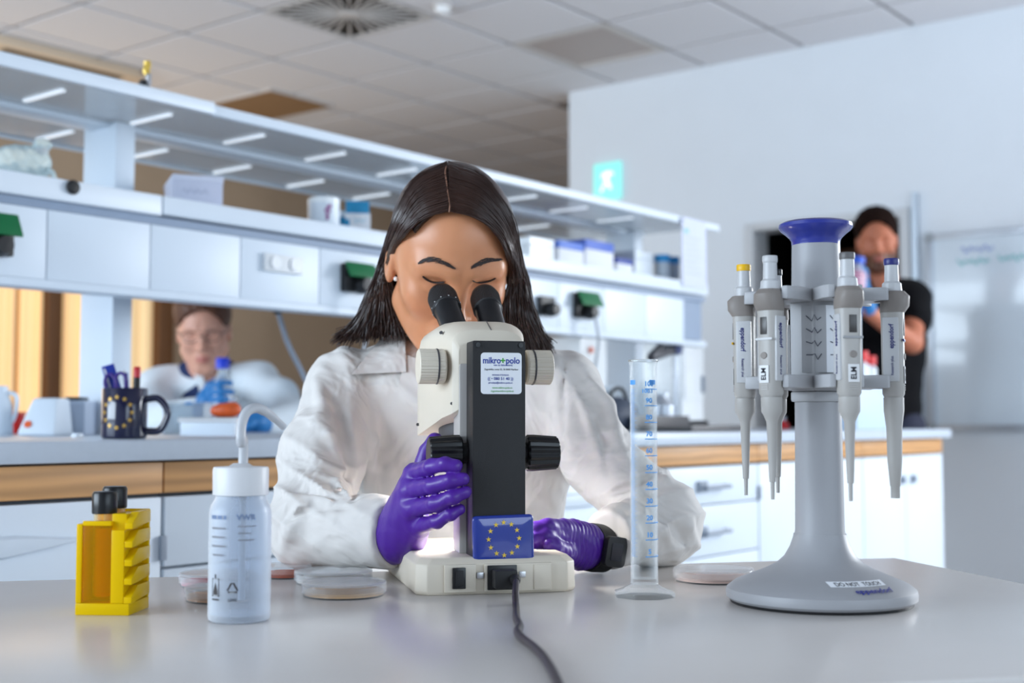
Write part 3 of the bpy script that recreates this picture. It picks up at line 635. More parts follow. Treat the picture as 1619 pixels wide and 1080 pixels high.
m_pip = mat('pipette_body', (172, 168, 163), .4, var=.03); m_hook = mat('pipette_taupe', (134, 126, 120), .5); m_pw = mat('pipette_pale', (190, 190, 191), .35)
m_yel = mat('pipette_yellow', (236, 184, 20), .4); m_dg2 = mat('pipette_cap_grey', (100, 98, 98), .4); m_bl2 = mat('pipette_cap_blue', (40, 44, 110), .35)
m_disp = mat('display_dark', (54, 50, 48), .3); m_tag = mat('tag_paper', (226, 226, 226), .6)
def osec(z, w, d, cx=0, r=.35):
    return [Vector((cx + x, y, z)) for x, y in rrect(d, w, min(w, d)*r, 3)]
def pipette(ang, capm, band, label, kind):
    a = radians(ang); b = PO + Vector((PR*cos(a), PR*sin(a), .113))
    t = fthing('pipette', label, 'pipette', b, a, 'pipettes hanging on the carousel')
    # local x points outward from the stand, z up, z=0 near the tip
    Z0 = 0.02 if kind != 'wide' else .02
    mk('body', G().loft([osec(.128, .021, .022), osec(.133, .026, .026), osec(.18, .027, .027), osec(.225, .0275, .027), osec(.247, .029, .028)]), m_pip, t)
    mk('finger_hook', G().loft([osec(.2471, .03, .029, 0), osec(.256, .031, .034, .003), osec(.27, .03, .035, .0035, .4), osec(.277, .026, .028, .001, .45)]), m_hook, t)
    mk('side_plate', G().box(-.011, .008, -.0148, .0148, .150, .24), m_pw, t, bevel=.002)
    mk('neck', G().lathe([(0, .2741), (.0125, .2741), (.0115, .288), (.0088, .291), (.0082, .314), (0, .314)], 24), m_pw, t)
    mk('push_button', G().lathe([(0, .3141), (.0088, .3141), (.0092, .316), (.0092, .322), (.0086, .3235), (0, .3235)], 24), capm, t)
    if kind == 'wide': sh = [(0, .128), (.0122, .128), (.0122, .11), (.0095, .085), (.0088, .04), (.0062, .005), (.0055, .004), (.0055, -.012), (0, -.012)]
    else: sh = [(0, .128), (.0128, .128), (.0125, .108), (.0095, .102), (.0065, .094), (.0045, .03), (.0038, .012), (.0026, .0115), (.0022, -.012), (0, -.012)]
    mk('shaft', G().lathe(sh, 24), m_pip, t)
    RX = Matrix.Rotation(pi/2, 4, 'Z') @ FRONT     # plane facing +x
    mk('volume_display', G().box(.0133, .0142, -.0048, .0048, .214, .238), m_disp, t, bevel=.0004)
    mk('colour_band', G().box(.0125, .0143, -.0125, .0125, .206, .2095), band, t, bevel=.0004)
    mk('lock_dial', G().lathe([(0, .0), (.0044, 0), (.005, -.0015)], 18, T(.0147, 0, .185) @ Matrix.Rotation(pi/2, 4, 'Y')), m_hook, t)
    tg = mk('name_tag', G().box(.0134, .0141, -.007, .007, .1475, .1715), m_tag, t, bevel=.0003)
    UPX = T(.0144, 0, .1595) @ RX @ Matrix.Rotation(pi/2, 4, 'Z')
    text('ELM', .0098, m_ink, tg, UPX, bold=.02)
    for k in range(3): mk('print_mark', G().box(.0131, .0139, -.005, .005, .138 + .003*k, .1393 + .003*k), m_lgrey, t, smooth=False)
    for sd, RS in ((-1, FRONT), (1, Matrix.Rotation(pi, 4, 'Z') @ FRONT)):
        text('eppendorf', .0082, m_bl2, t, T(-.0005, sd*.0152, .213) @ RS @ Matrix.Rotation(pi/2 if sd < 0 else -pi/2, 4, 'Z'), bold=.02)
        text('Research plus', .0048, m_bl2, t, T(0, sd*.0152, .172) @ RS @ Matrix.Rotation(pi/2 if sd < 0 else -pi/2, 4, 'Z'))
    for c in list(t.children) + [q for c in t.children for q in c.children]:
        c.data.transform(Matrix.Diagonal((.87, .87, .76, 1)) @ T(0, 0, .012))
    return t
pipette(-80, m_dg2, mat('band_grey', (150, 150, 152), .4), 'grey-capped pipette hanging at the front of the carousel', 'slim')
pipette(-140, m_pw, mat('band_white', (200, 200, 200), .4), 'pale-capped pipette hanging front left on the carousel', 'slim')
pipette(160, m_yel, m_yel, 'yellow-capped pipette hanging at far left on the carousel', 'slim')
pipette(112, m_blks, m_blks, 'dark-capped pipette half hidden behind the carousel column', 'slim')
pipette(-20, m_bl2, m_bl2, 'blue-capped wide pipette hanging at the right of the carousel', 'wide')

# ================================================================== MEASURING CYLINDER
def clear(name, tint, lo=.06, hi=.75, rough=.04):
    m = bpy.data.materials.new(name); m.use_nodes = True; N = m.node_tree.nodes; L = m.node_tree.links; N.remove(N['Principled BSDF'])
    t = N.new('ShaderNodeBsdfTransparent'); t.inputs[0].default_value = lin(tint)
    b = N.new('ShaderNodeBsdfPrincipled'); b.inputs['Base Color'].default_value = lin((238, 240, 242)); b.inputs['Roughness'].default_value = rough
    lw = N.new('ShaderNodeLayerWeight'); lw.inputs[0].default_value = .3; mr = N.new('ShaderNodeMapRange'); mr.inputs['To Min'].default_value = lo; mr.inputs['To Max'].default_value = hi
    nz = N.new('ShaderNodeTexNoise'); nz.inputs['Scale'].default_value = 40; bp = N.new('ShaderNodeBump'); bp.inputs['Strength'].default_value = .02; L.new(nz.outputs['Fac'], bp.inputs['Height']); L.new(bp.outputs[0], b.inputs['Normal'])
    mx = N.new('ShaderNodeMixShader'); L.new(lw.outputs['Facing'], mr.inputs[0]); L.new(mr.outputs[0], mx.inputs[0]); L.new(t.outputs[0], mx.inputs[1]); L.new(b.outputs[0], mx.inputs[2])
    L.new(mx.outputs[0], N['Material Output'].inputs[0]); MATS[name] = m; return m
m_cgl = clear('clear_thin_glass', (250, 252, 252), .08, .6)
m_gl = mat('clear_glass', (250, 252, 252), .0, trans=1, ior=1.47, var=0)
cyo = ptz(1019, 943, TT); cyl = fthing('measuring_cylinder', 'tall glass measuring cylinder with blue graduation marks beside the microscope', 'measuring cylinder', cyo)
H_ = .2625; ro_, ri_ = .0152, .0136
mk('tube', G().lathe([(.0155, .0141), (ro_, .022), (ro_, H_ - .006), (ro_ + .0012, H_ - .002), (ro_ + .0012, H_), (ri_ + .0004, H_), (ri_, H_ - .008), (ri_, .02), (0, .018)], 48), clear('cylinder_glass', (252, 253, 253), .02, .6, .02), cyl, angle=50)
mk('foot', G().lathe([(0, 0), (.0345, 0), (.035, .002), (.035, .0055), (.026, .0085), (.0175, .0125), (.0155, .014), (0, .014)], 8, Matrix.Rotation(radians(22.5), 4, 'Z')), m_cgl, cyl, bevel=.0008)
mk('rim', G().lathe([(ro_ + .0013, H_ - .0016), (ro_ + .0019, H_ - .0006), (ro_ + .0013, H_ + .0006), (ri_ + .0008, H_ + .0008), (ri_ + .0004, H_ - .0002), (ri_ + .0006, H_ - .0014)], 48, closed=True), m_gl, cyl, angle=60)
m_grad = mat('blue_graduation', (86, 158, 226), .5)
def arcmark(z, a0, a1, t=.0005):
    g = G(); n = max(3, int((a1 - a0)/5)); vs = []
    for zz in (z - t, z + t):
        for i in range(n + 1):
            a = radians(a0 + (a1 - a0)*i/n); vs.append(((ro_ + .0002)*cos(a), (ro_ + .0002)*sin(a), zz))
    return g.add(vs, [(i, i + 1, n + 2 + i, n + 1 + i) for i in range(n)])
def wrapcyl(o, r, ang0):
    for v in o.data.vertices:
        x, z, d = v.co.x, v.co.z, v.co.y; a = ang0 + x/r; v.co = ((r - d)*cos(a), (r - d)*sin(a), z)
for k in range(11):
    z = .045 + k*.0185
    mk('graduation', arcmark(z, -90, 40 if k % 2 == 0 else 10), m_grad, cyl)
    o = text(str(10*k) if k else '5', .0075, m_grad, cyl, T(0, -.0003, z + .0055) @ FRONT, name='number', bold=.03); wrapcyl(o, ro_ + .0002, radians(-72))
g = G()
for k in range(186):
    q = arcmark(.045 + k*.001, -160, -135 if k % 5 else -125, .00012); g.add(q.v, q.f)
mk('fine_scale', g, m_grad, cyl)
for a0 in (-70, -165): mk('brand_band', arcmark(.2375, a0, a0 + 34, .0026), m_grad, cyl)
o = text('100:1', .006, m_grad, cyl, T(0, -.0003, .2275) @ FRONT, bold=.03); wrapcyl(o, ro_ + .0002, radians(-78))

# ================================================================== PETRI DISHES
m_petri = clear('petri_plastic', (250, 250, 250), .03, .5, .08)
def petri(px, py, r, agar, label, zoff=0):
    c = ptz(px, py, TT + zoff); d = fthing('petri_dish', label, 'petri dish', c, 0, 'petri dishes on the table')
    mk('dish', G().lathe([(0, 0), (r*.95, 0), (r*.955, .0008), (r*.955, .0115), (r*.935, .0115), (r*.935, .0016), (0, .0014)], 56), m_petri, d, angle=50)
    mk('lid', G().lathe([(r*.985, .0045), (r, .0045), (r, .0142), (r*.985, .0152), (r*.94, .0156), (r*.93, .0150), (0, .0148), (0, .0136), (r*.97, .0137), (r*.985, .0132)], 56), m_petri, d, angle=50)
    mk('agar', G().lathe([(0, .0017), (r*.93, .0017), (r*.93, .0058), (0, .0056)], 56), mat('agar_%d_%d_%d' % agar, agar, .25, sss=0, var=.1), d)
    return d
petri(345, 925, .046, (196, 86, 110), 'petri dish with pink agar behind the wash bottle, left one')
petri(356, 948, .044, (212, 160, 120), 'petri dish with tan agar just behind the wash bottle')
petri(452, 912, .032, (226, 110, 72), 'petri dish with orange agar by the woman\'s sleeve')
petri(527, 921, .047, (206, 198, 190), 'clear petri dish right behind another, left of the microscope')
petri(544, 941, .0475, (214, 172, 124), 'petri dish with amber agar nearest the camera, left of the microscope')
petri(1128, 918, .049, (234, 200, 186), 'petri dish with pale agar between cylinder and pipette stand')

# ================================================================== WASH BOTTLE
wo = ptz(378, 981, TT); wb_ = fthing('wash_bottle', 'translucent plastic wash bottle with white cap and bent spout', 'bottle', wo)
m_ldpe = clear('ldpe_plastic', (232, 238, 246), .22, .85, .3)
m_pp = mat('white_polypropylene', (226, 226, 228), .4, trans=.12)
R_ = .0302
mk('body', G().lathe([(0, .002), (R_ - .004, 0), (R_ - .0008, .002), (R_, .006), (R_, .105), (R_ - .0015, .112), (R_ - .005, .1175), (.0245, .12), (.0235, .124), (.0235, .128), (.0215, .128), (.0215, .122), (R_ - .004, .113), (R_ - .002, .1), (R_ - .002, .007), (0, .004)], 56), m_ldpe, wb_, angle=45)
cp = mk('cap', G().lathe([(0, .122), (.026, .122), (.027, .1225), (.0272, .147), (.0262, .1495), (.012, .1502), (.0075, .153), (0, .153)], 72), m_pp, wb_)
tp = [Vector((.002, 0, .14)), Vector((.002, 0, .175))] + [pt(x, y, d) - wo for x, y, d in ((381, 700, 1.262), (382, 672, 1.264), (390, 652, 1.268), (404, 645, 1.275), (418, 650, 1.283), (434, 662, 1.292), (449, 676, 1.30))]
mk('spout', G().tube(crom(tp, 6), [.0048]*37 + [.0042]*6 + [.0036]*6, 14), mat('spout_plastic', (210, 212, 216), .35, trans=.3), wb_)
mk('dip_tube', G().tube([(.002, 0, .02), (.002, 0, .121)], .0035, 10), mat('spout_plastic', (210, 212, 216)), wb_)
m_pr1 = mat('print_slate', (110, 128, 160), .6); m_pr2 = mat('print_grey', (128, 128, 134), .6); m_pr3 = mat('print_dark', (52, 46, 46), .6)
def wprint(g_or_o, m=None, name='print'):
    o = g_or_o if m is None else mk(name, g_or_o, m, wb_, smooth=False)
    wrapcyl(o, R_ + .0002, -pi/2); return o
def bars(x0, x1, z, h, seg=1, gap=.002):
    g = G(); n = max(2, int((x1 - x0)/.002)); vs = []
    for i in range(n):
        a, b = x0 + (x1 - x0)*i/n, x0 + (x1 - x0)*(i + .999)/n
        g.add([(a, 0, z - h), (b, 0, z - h), (b, 0, z + h), (a, 0, z + h)], [(0, 1, 2, 3)])
    return g
for x0, x1 in ((-.027, -.019), (-.0175, -.012), (-.0105, -.0075)): wprint(bars(x0, x1, .102, .0018), m_pr1, 'print_heading')
for x, s, w in ((.012, 'VWR', 1.1),):
    o = text(s, .0075, m_pr1, wb_, T(x, 0, .102) @ FRONT, name='print_heading', bold=.02, sxy=w); wrapcyl(o, R_ + .0003, -pi/2)
for k, (x0, x1) in enumerate(((-.026, -.008), (-.026, -.009), (-.026, -.008), (-.024, -.01))): wprint(bars(x0, x1, .0915 - k*.0085, .0009), m_pr2, 'print_line')
for k, (x0, x1) in enumerate(((.004, .022), (.004, .018), (.004, .02))): wprint(bars(x0, x1, .0935 - k*.0065, .0005), m_pr2, 'print_line')
g = G()
for a in ((-.0245, -.0145, .0262, .0278), (-.0245, -.0145, .0425, .0435), (-.0245, -.0235, .0278, .0425), (-.0155, -.0145, .0278, .0425), (-.0205, -.0185, .0435, .0475), (-.0225, -.0165, .028, .0315)):
    g.add([(a[0], 0, a[2]), (a[1], 0, a[2]), (a[1], 0, a[3]), (a[0], 0, a[3])], [(0, 1, 2, 3)])
g.add([(-.0195, 0, .040), (-.0225, 0, .0315), (-.0165, 0, .0315)], [(0, 1, 2)]); wprint(g, m_pr3, 'print_icon')
g = G()
for k in range(3):
    a, b = (2*pi*k/3 + pi/2, 2*pi*(k + 1)/3 + pi/2)
    A, B = Vector((cos(a), sin(a)))*.0068, Vector((cos(b), sin(b)))*.0068; u = (B - A)*.12; n = Vector((-(B - A).y, (B - A).x)).normalized()*.0008
    q = [A + u - n, B - u - n, B - u + n, A + u + n]; g.add([(p.x - .0005, 0, p.y + .0345) for p in q], [(0, 1, 2, 3)])
wprint(g, m_pr3, 'print_icon')
wprint(bars(-.0245, -.0145, .0235, .0008), m_pr3, 'print_caption')
for x, s in ((-.0005, 'LDPE'),):
    o = text(s, .0038, m_pr3, wb_, T(x, 0, .0235) @ FRONT, name='print_caption'); wrapcyl(o, R_ + .0003, -pi/2)

# ================================================================== YELLOW TUBE RACK
ro2 = ptz(118, 973, TT); rk = fthing('tube_rack', 'translucent yellow plastic tube rack at the left of the table', 'rack', ro2, radians(-4))
m_yr = mat('yellow_acrylic', (250, 206, 10), .22, trans=.25, ior=1.2, var=.04)
m_yc = clear('yellow_clear', (255, 224, 90), .16, .4, .15); m_yc.node_tree.nodes['Principled BSDF'].inputs['Base Color'].default_value = lin((250, 206, 20))
RWd, RD, RH = .0555, .058, .097
g = G(); g.box(0, RWd, 0, RD, 0, .012); g.box(0, .006, 0, RD, .012, RH - .006); g.box(0, RWd, RD - .005, RD, .012, RH + .006)
g.box(.036, RWd - .006, 0, .006, .012, RH - .012);
mk('frame', g, m_yr, rk, bevel=.0012)
mk('front_panel', G().box(.0062, .0358, .001, .004, .0122, RH - .008), m_yc, rk, bevel=.0005); mk('front_lip', G().box(.0062, .0358, 0, .006, RH - .0079, RH - .003), m_yr, rk, bevel=.001)
mk('block', G().prism([(.034, .0062), (RWd - .006, .0062), (RWd - .006, RD - .0052), (.034, RD - .0052)], .012, RH + .004), m_yr, rk, bevel=.0012)
for k in range(5):
    z = .012 + k*.0185
    mk('tooth', G().prism([(0, z), (RD - .006, z + .004), (RD - .006, z + .0165), (.018, z + .0165), (0, z + .006)], RWd - .0058, RWd + .0025, Matrix(((0, 0, 1, 0), (1, 0, 0, 0), (0, 1, 0, 0), (0, 0, 0, 1)))), m_yr, rk, bevel=.0008)
m_or = mat('orange_medium', (226, 96, 6), .15, trans=.15, ior=1.33, var=.1)
for k, (x, y, dz, lab) in enumerate(((.0215, .0185, 0, 'black-capped tube of orange liquid at the front of the yellow rack'), (.0225, .043, .004, 'black-capped tube of orange liquid behind another in the yellow rack'))):
    b = ro2 + Matrix.Rotation(radians(-4), 4, 'Z') @ Vector((x, y, .0122)); t = fthing('sample_tube', lab, 'tube', b, 0, 'tubes in the yellow rack')
    mk('glass', G().lathe([(0, 0), (.006, .001), (.0095, .004), (.0108, .009), (.0108, .088 + dz), (.0098, .088 + dz), (.0098, .009), (0, .002)], 32), MATS.get('tube_clear') or clear('tube_clear', (255, 244, 214), .06, .6, .05), t)
    mk('liquid', G().lathe([(0, .0025), (.0085, .005), (.0096, .0095), (.0096, .0735), (0, .0735)], 28), m_or, t)
    mk('cap', G().lathe([(0, .0882 + dz), (.0122, .0882 + dz), (.0126, .09 + dz), (.0126, .108 + dz), (.0112, .1105 + dz), (0, .111 + dz)], 40), m_blks, t)

# ================================================================== THINGS ON THE BENCH
def frame_z(px, py, z):                            # room point on a horizontal plane
    return rw(ptz(px, py, z))
mg = frame_z(196, 694, WT); mug = thing('mug', 'dark blue mug with ring of gold stars holding pens on the bench', 'mug', mg, YAW)
m_mug = mat('navy_ceramic', (12, 15, 52), .12, coat=.6, var=.03)
RMu, HMu = .0412, .094
mk('body', G().lathe([(0, .001), (RMu - .004, 0), (RMu - .001, .003), (RMu, .006), (RMu, HMu - .002), (RMu - .0015, HMu), (RMu - .004, HMu - .001), (RMu - .0045, .008), (0, .007)], 56), m_mug, mug, angle=50)
mk('handle', G().tube(crom([(RMu - .003, 0, HMu*.78), (RMu + .02, 0, HMu*.8), (RMu + .036, 0, HMu*.62), (RMu + .038, 0, HMu*.42), (RMu + .024, 0, HMu*.17), (RMu - .003, 0, HMu*.15)], 7), .0058, 12, flat=1.3), m_mug, mug)
for k in range(12):
    a = 2*pi*k/12; g = star(.0052, T(-.002 + .0275*sin(a), 0, HMu*.52 + .028*cos(a)) @ FRONT)
    o = mk('star', g, mat('mug_gold', (206, 164, 76), .35, metal=.3), mug, smooth=False); wrapcyl(o, RMu + .0003, -pi/2)
def penthing(name, label, cat, a, b): return thing(name, label, cat, mg + RM.to_3x3() @ Vector(a), YAW, 'writing tools in the mug')
def upright(name, label, cat, x, y, tx, ty, L, build):
    """something standing in the mug, leaning from (x,y) at the bottom by (tx,ty) per metre"""
    t = penthing(name, label, cat, (x, y, .009), None); d = Vector((tx, ty, 1)).normalized(); xa_ = (Vector((1, 0, 0)) - d*d.x).normalized(); ya_ = d.cross(xa_); mm = Matrix((xa_, ya_, d)).transposed().to_4x4(); build(t, mm); return t
m_pblu = mat('pen_blue', (38, 58, 156), .3); m_pred = mat('pen_red', (190, 34, 44), .35); m_pur = mat('scissor_purple', (70, 50, 130), .3)
def b_ruler(t, mm):
    mk('blade', G().box(-.0115, .0115, -.0012, .0012, 0, .135, mm @ Matrix.Rotation(.3, 4, 'Z')), m_pblu, t, bevel=.0006)
    mk('scale_marks', G().box(-.009, -.006, -.0016, -.00125, .06, .13, mm @ Matrix.Rotation(.3, 4, 'Z')), m_tag, t)
upright('ruler', 'blue plastic ruler leaning left in the dark blue mug', 'ruler', .008, .004, -.33, 0, .14, b_ruler)
def b_scis(t, mm):
    mk('blade', G().box(-.006, .006, -.001, .001, 0, .075, mm), m_alu, t, bevel=.0005)
    for s in (-1, 1): mk('handle_loop', G().tube([mm @ Vector((s*.010 + .010*cos(k*pi/8), 0, .096 + .017*sin(k*pi/8))) for k in range(17)], .0032, 8, caps=False), m_pur, t)
upright('scissors', 'purple-handled scissors standing in the dark blue mug', 'scissors', -.004, -.006, -.12, 0, .1, b_scis)
def b_pen(t, mm):
    mk('barrel', G().lathe([(0, 0), (.002, .004), (.0045, .018), (.0045, .115), (0, .116)], 16, mm), m_pblu, t); mk('clip', G().box(-.001, .001, -.0075, -.0046, .085, .12, mm), m_lug, t)
upright('ballpoint_pen', 'blue ballpoint pen with shiny clip in the mug', 'pen', .010, .008, -.12, .05, .1, b_pen)
def b_mark(t, mm):
    mk('barrel', G().lathe([(0, 0), (.0065, .002), (.0065, .105), (0, .105)], 18, mm), m_black, t); mk('cap', G().lathe([(.0067, .1051), (.0067, .122), (.005, .125), (0, .125)], 18, mm), m_pred, t)
upright('marker_pen', 'black marker pen with red end standing in the mug', 'marker', .021, -.004, .02, 0, .1, b_mark)

def box_thing(name, label, cat, px0, px1, pyt, pyb, z, depth, m, lid=None, group=None, rot=0, bev=.003):
    """box whose visible front spans px0..px1 x pyt..pyb, standing on height z"""
    a = ptz((px0 + px1)/2, pyb, z) if abs(z - CAMH) > .02 and z < CAMH else None
    if a is None: a = pt((px0 + px1)/2, pyb, depth); a.z = z
    s = a.y/FPX; w = (px1 - px0)*s; h = (pyb - pyt)*s
    t = thing(name, label, cat, rw(a), YAW + rot, group)
    return t, w, h
# white benchtop centrifuge and grey block at far left
p = frame_z(58, 688, WT); p = Vector((p.x, p.y, WT))
c = thing('benchtop_device', 'white slanted benchtop device with orange sticker, left of the mug', 'device', rw(ptz(57, 689, WT)), YAW); sc_ = ptz(57, 689, WT).y/FPX
mk('housing', G().loft([[Vector((x*sc_, y, z*sc_)) for x, y in ((-30, 0), (30, 0), (30, .12), (-30, .12))] for z in (0, 6)] + [[Vector((x*sc_, y, 60*sc_)) for x, y in ((-14, .03), (26, .03), (26, .11), (-14, .11))]]), m_white, c, bevel=.008, seg=3)
mk('sticker', G().lathe([(0, 0), (.0085, 0), (.0085, .001)], 20, T(-15*sc_, .0055, 18*sc_) @ Matrix.Rotation(pi/2 - .38, 4, 'X')), mat('orange_sticker', (240, 104, 50), .5), c)
c = thing('heating_block', 'grey block device with black top between white device and post', 'device', rw(ptz(106, 688, WT) + Vector((.012, .0, 0))), YAW)
mk('housing', G().box(-20*sc_, 20*sc_, 0, .1, 0, 57*sc_), mat('pale_grey_metal', (176, 188, 206), .35), c, bevel=.004)
mk('lid', G().box(-16*sc_, 8*sc_, .01, .08, 57.1*sc_, 63*sc_), m_black, c, bevel=.003)
mk('foot', G().box(-45*sc_, -20*sc_, .002, .03, 0, 5*sc_), m_lgrey, c, bevel=.002)
c = thing('waste_bin', 'small red plastic bin at the far left of the bench', 'bin', rw(ptz(20, 686, WT)), YAW)
mk('body', G().loft([[Vector((x, y, z)) for x, y in rrect(w, w, .008, 3)] for w, z in ((.036, 0), (.05, .05))]), mat('bin_red', (206, 30, 24), .4), c)
mk('rim', G().loft([[Vector((x, y, z)) for x, y in rrect(w, w, .008, 3)] for w, z in ((.05, .0501), (.054, .051), (.054, .056), (.045, .056))]), mat('bin_rim', (226, 90, 60), .4), c)
c = thing('plastic_jug', 'white plastic jug cut off by the left picture edge', 'jug', rw(ptz(-2, 688, WT)), YAW)
mk('body', G().lathe([(0, 0), (.03, 0), (.032, .004), (.028, .07), (.02, .095), (.018, .115), (0, .115)], 28), m_white, c); mk('grip', G().tube(crom([(.02, 0, .1), (.04, 0, .09), (.038, 0, .05), (.03, 0, .03)], 6), .005, 8), m_white, c)
c = thing('loose_cap', 'small loose white cap lying on the bench left of the mug', 'dish', rw(ptz(122, 692, WT)), YAW)  # loose white cap lying on the worktop
mk('shell', G().lathe([(0, .0), (.011, 0), (.0115, .002), (.011, .0085), (0, .009)], 24), m_white, c); mk('ring', G().lathe([(.0118, .0005), (.0122, .001), (.0122, .003), (.0118, .0035)], 24), m_wframe, c)
# clear boxes, trays and papers in front of the seated man
cb_ = clear('clear_box_plastic', (236, 242, 246), .25, .7, .15)
c = thing('plastic_box', 'clear plastic storage box with blue tape in front of the seated man', 'box', Vector((*rw(pt(290, 684, 3.35)).xy, WT)), YAW)
s3 = 3.35/FPX
g = G(); g.box(-32*s3, 32*s3, 0, .09, 0, .003); g.box(-32*s3, 32*s3, 0, .003, .003, 46*s3); g.box(-32*s3, 32*s3, .087, .09, .003, 46*s3); g.box(-32*s3, -30*s3, .003, .087, .003, 46*s3); g.box(30*s3, 32*s3, .003, .087, .003, 46*s3)
mk('body', g, cb_, c, smooth=False); mk('lid', G().box(-33*s3, 33*s3, -.002, .092, 46.1*s3, 50*s3), cb_, c, bevel=.002)
mk('tape', G().box(2*s3, 14*s3, -.0032, -.0022, 46*s3, 50*s3), mat('blue_tape', (70, 150, 220), .5), c)
for i, (x0, x1, dz, dep, lab, mm_) in enumerate(((285, 370, 0, 3.0, 'white tray lying flat in front of the seated man', m_white), (280, 375, .0302, 3.03, 'grey notebook lying on the white tray by the seated man', m_lgrey))):
    s_3 = dep/FPX; c = thing('tray' if i == 0 else 'notebook', lab, 'tray' if i == 0 else 'notebook', Vector((*rw(pt((x0 + x1)/2, 680, dep)).xy, WT + dz)), YAW)
    w = (x1 - x0)*s_3
    if i == 0:
        mk('floor_plate', G().box(-w/2, w/2, 0, .1, 0, .004), mm_, c, smooth=False); g = G(); g.box(-w/2, w/2, 0, .004, .004, .03); g.box(-w/2, w/2, .096, .1, .004, .03); g.box(-w/2, -w/2 + .004, .004, .096, .004, .03); g.box(w/2 - .004, w/2, .004, .096, .004, .03); mk('wall', g, mm_, c, bevel=.001)
    else:
        mk('cover', G().box(-w/2, w/2, -.003, .1, 0, .002).box(-w/2, w/2, -.003, .1, .009, .011), mm_, c, bevel=.0006); mk('pages', G().box(-w/2 + .002, w/2 - .002, -.001, .098, .002, .009), m_paper, c, smooth=False)
c = thing('sample_bag', 'small clear bag of orange pieces on the notebook by the seated man', 'bag', Vector((*rw(pt(358, 664, 3.06)).xy, WT + .0415)), YAW)
def lumpy(p):
    return smin(smin(ell(p, (0, 0, .017), (.034, .022, .017)), ell(p, (.015, 0, .02), (.016, .014, .016)), .01), ell(p, (-.02, 0, .015), (.018, .012, .012)), .01)
ax_ = axis([(-.045, .045, .004)]); sdfmesh('pouch', lumpy, ax_, axis([(-.03, .03, .004)]), axis([(-.004, .044, .004)]), mat('orange_pieces', (222, 96, 44), .4, var=.5, scale=60), c, (0, 0, 0))
mk('tie', G().tube([(.01, 0, .034), (.018, 0, .05)], [.006, .012], 8), cb_, c)
# right part of the bench: instruments behind the cylinder
def on_bench(px, py, Y): q = wallY(px, py, Y); return Vector((q.x, Y, WT))
def boxdev(name, label, cat, px0, px1, pyt, Y, m, depth=.2, group=None):
    a, b = wallY(px0, pyt, Y), wallY(px1, pyt, Y); c = thing(name, label, cat, (a.x, Y, WT), 0, group); return c, b.x - a.x, min(a.z, b.z) - WT
c, w, h = boxdev('instrument_case', 'white rounded instrument under the shelf right of the woman', 'instrument', 925, 1030, 530, 2.95, m_white)
mk('case', G().prism(rrect(w, h, .03, 5, w/2, h/2), -.26, -.02, FRONT), mat('glossy_white_case', (246, 250, 252), .25), c, bevel=.008)
mk('screen', G().prism(rrect(w*.55, h*.4, .01, 3, w*.66, h*.66), .0, .004, T(0, .02, 0) @ FRONT), mat('lit_panel', (250, 255, 255), .3, emit=1.2), c)
mk('button', G().lathe([(0, 0), (.012, 0), (.012, .006)], 16, T(w*.12, .014, h*.85) @ Matrix.Rotation(-pi/2, 4, 'X') @ Matrix.Diagonal((1, 1, -1, 1))), mat('button_orange', (230, 120, 90), .4), c)
c, w, h = boxdev('instrument_case', 'tall bright white box at the right end under the shelf', 'instrument', 1078, 1112, 532, 2.75, m_white)
mk('case', G().box(0, w, .0, .2, .0, h), MATS['glossy_white_case'], c, bevel=.01); mk('door', G().box(.01, w - .01, -.006, -.0002, .12, h - .02), MATS['glossy_white_case'], c, bevel=.003); mk('handle', G().box(w - .03, w - .02, -.018, -.0062, .15, .22), m_hand, c)
q = on_bench(1062, 670, 2.5)
c = thing('articulated_arm', 'dark articulated laboratory arm on a black foot behind the cylinder', 'stand', q)
mk('foot', G().box(-.3, .12, -.09, .09, 0, .035), m_black, c, bevel=.01)
d_ = lambda px, py: wallY(px, py, 2.5) - q
mk('post', G().tube([d_(1067, 662), d_(1067, 545)], .012, 12), m_alu, c); mk('lower_link', G().tube([d_(1067, 552), d_(1028, 566)], .016, 10), mat('arm_dark', (60, 60, 68), .4), c)
mk('upper_link', G().tube([d_(1030, 562), d_(1069, 526)], .014, 10), MATS['arm_dark'], c); mk('joint', G().lathe([(0, -.02), (.022, -.02), (.022, .02), (0, .02)], 18, T(*d_(1067, 552)) @ Matrix.Rotation(pi/2, 4, 'X')), mat('joint_blue', (48, 62, 110), .35), c)
for i, (px, py, Y, r, hh, lab, mm_) in enumerate(((1046, 675, 2.36, .045, .13, 'steel canister beside the articulated arm on the bench', m_alu), (1008, 675, 2.72, .05, .2, 'clear glass flask behind the cylinder on the bench', cb_), (905, 660, 3.0, .04, .2, 'clear bottle beside the woman\'s shoulder on the bench', cb_), (960, 672, 2.7, .05, .16, 'squat glass jar right of the woman\'s shoulder', cb_))):
    c = thing('canister' if i == 0 else 'glass_bottle', lab, 'canister' if i == 0 else 'bottle', on_bench(px, py, Y), 0, 'vessels on the right of the bench')
    mk('body', G().lathe([(0, 0), (r, 0), (r*1.02, .006), (r, hh*.66), (r*.55, hh*.85), (r*.5, hh*.93), (0, hh*.93)], 28), mm_, c); mk('stopper', G().lathe([(0, hh*.931), (r*.55, hh*.931), (r*.55, hh), (0, hh)], 24), m_white, c)
c = thing('tray', 'dark tray with raised grey edge on the bench right of the cylinder', 'tray', on_bench(1098, 676, 2.12))
mk('pan', G().box(-.2, .14, -.1, .1, 0, .012), m_black, c, bevel=.004); mk('back_rim', G().box(-.2, .14, .1, .108, 0, .05), m_dgrey, c, bevel=.003); mk('front_rim', G().box(-.2, .14, -.108, -.1, 0, .02), m_dgrey, c, bevel=.003)
c = thing('equipment_bag', 'dark bluish bag on the bench beside the woman\'s shoulder', 'bag', on_bench(975, 676, 2.3))
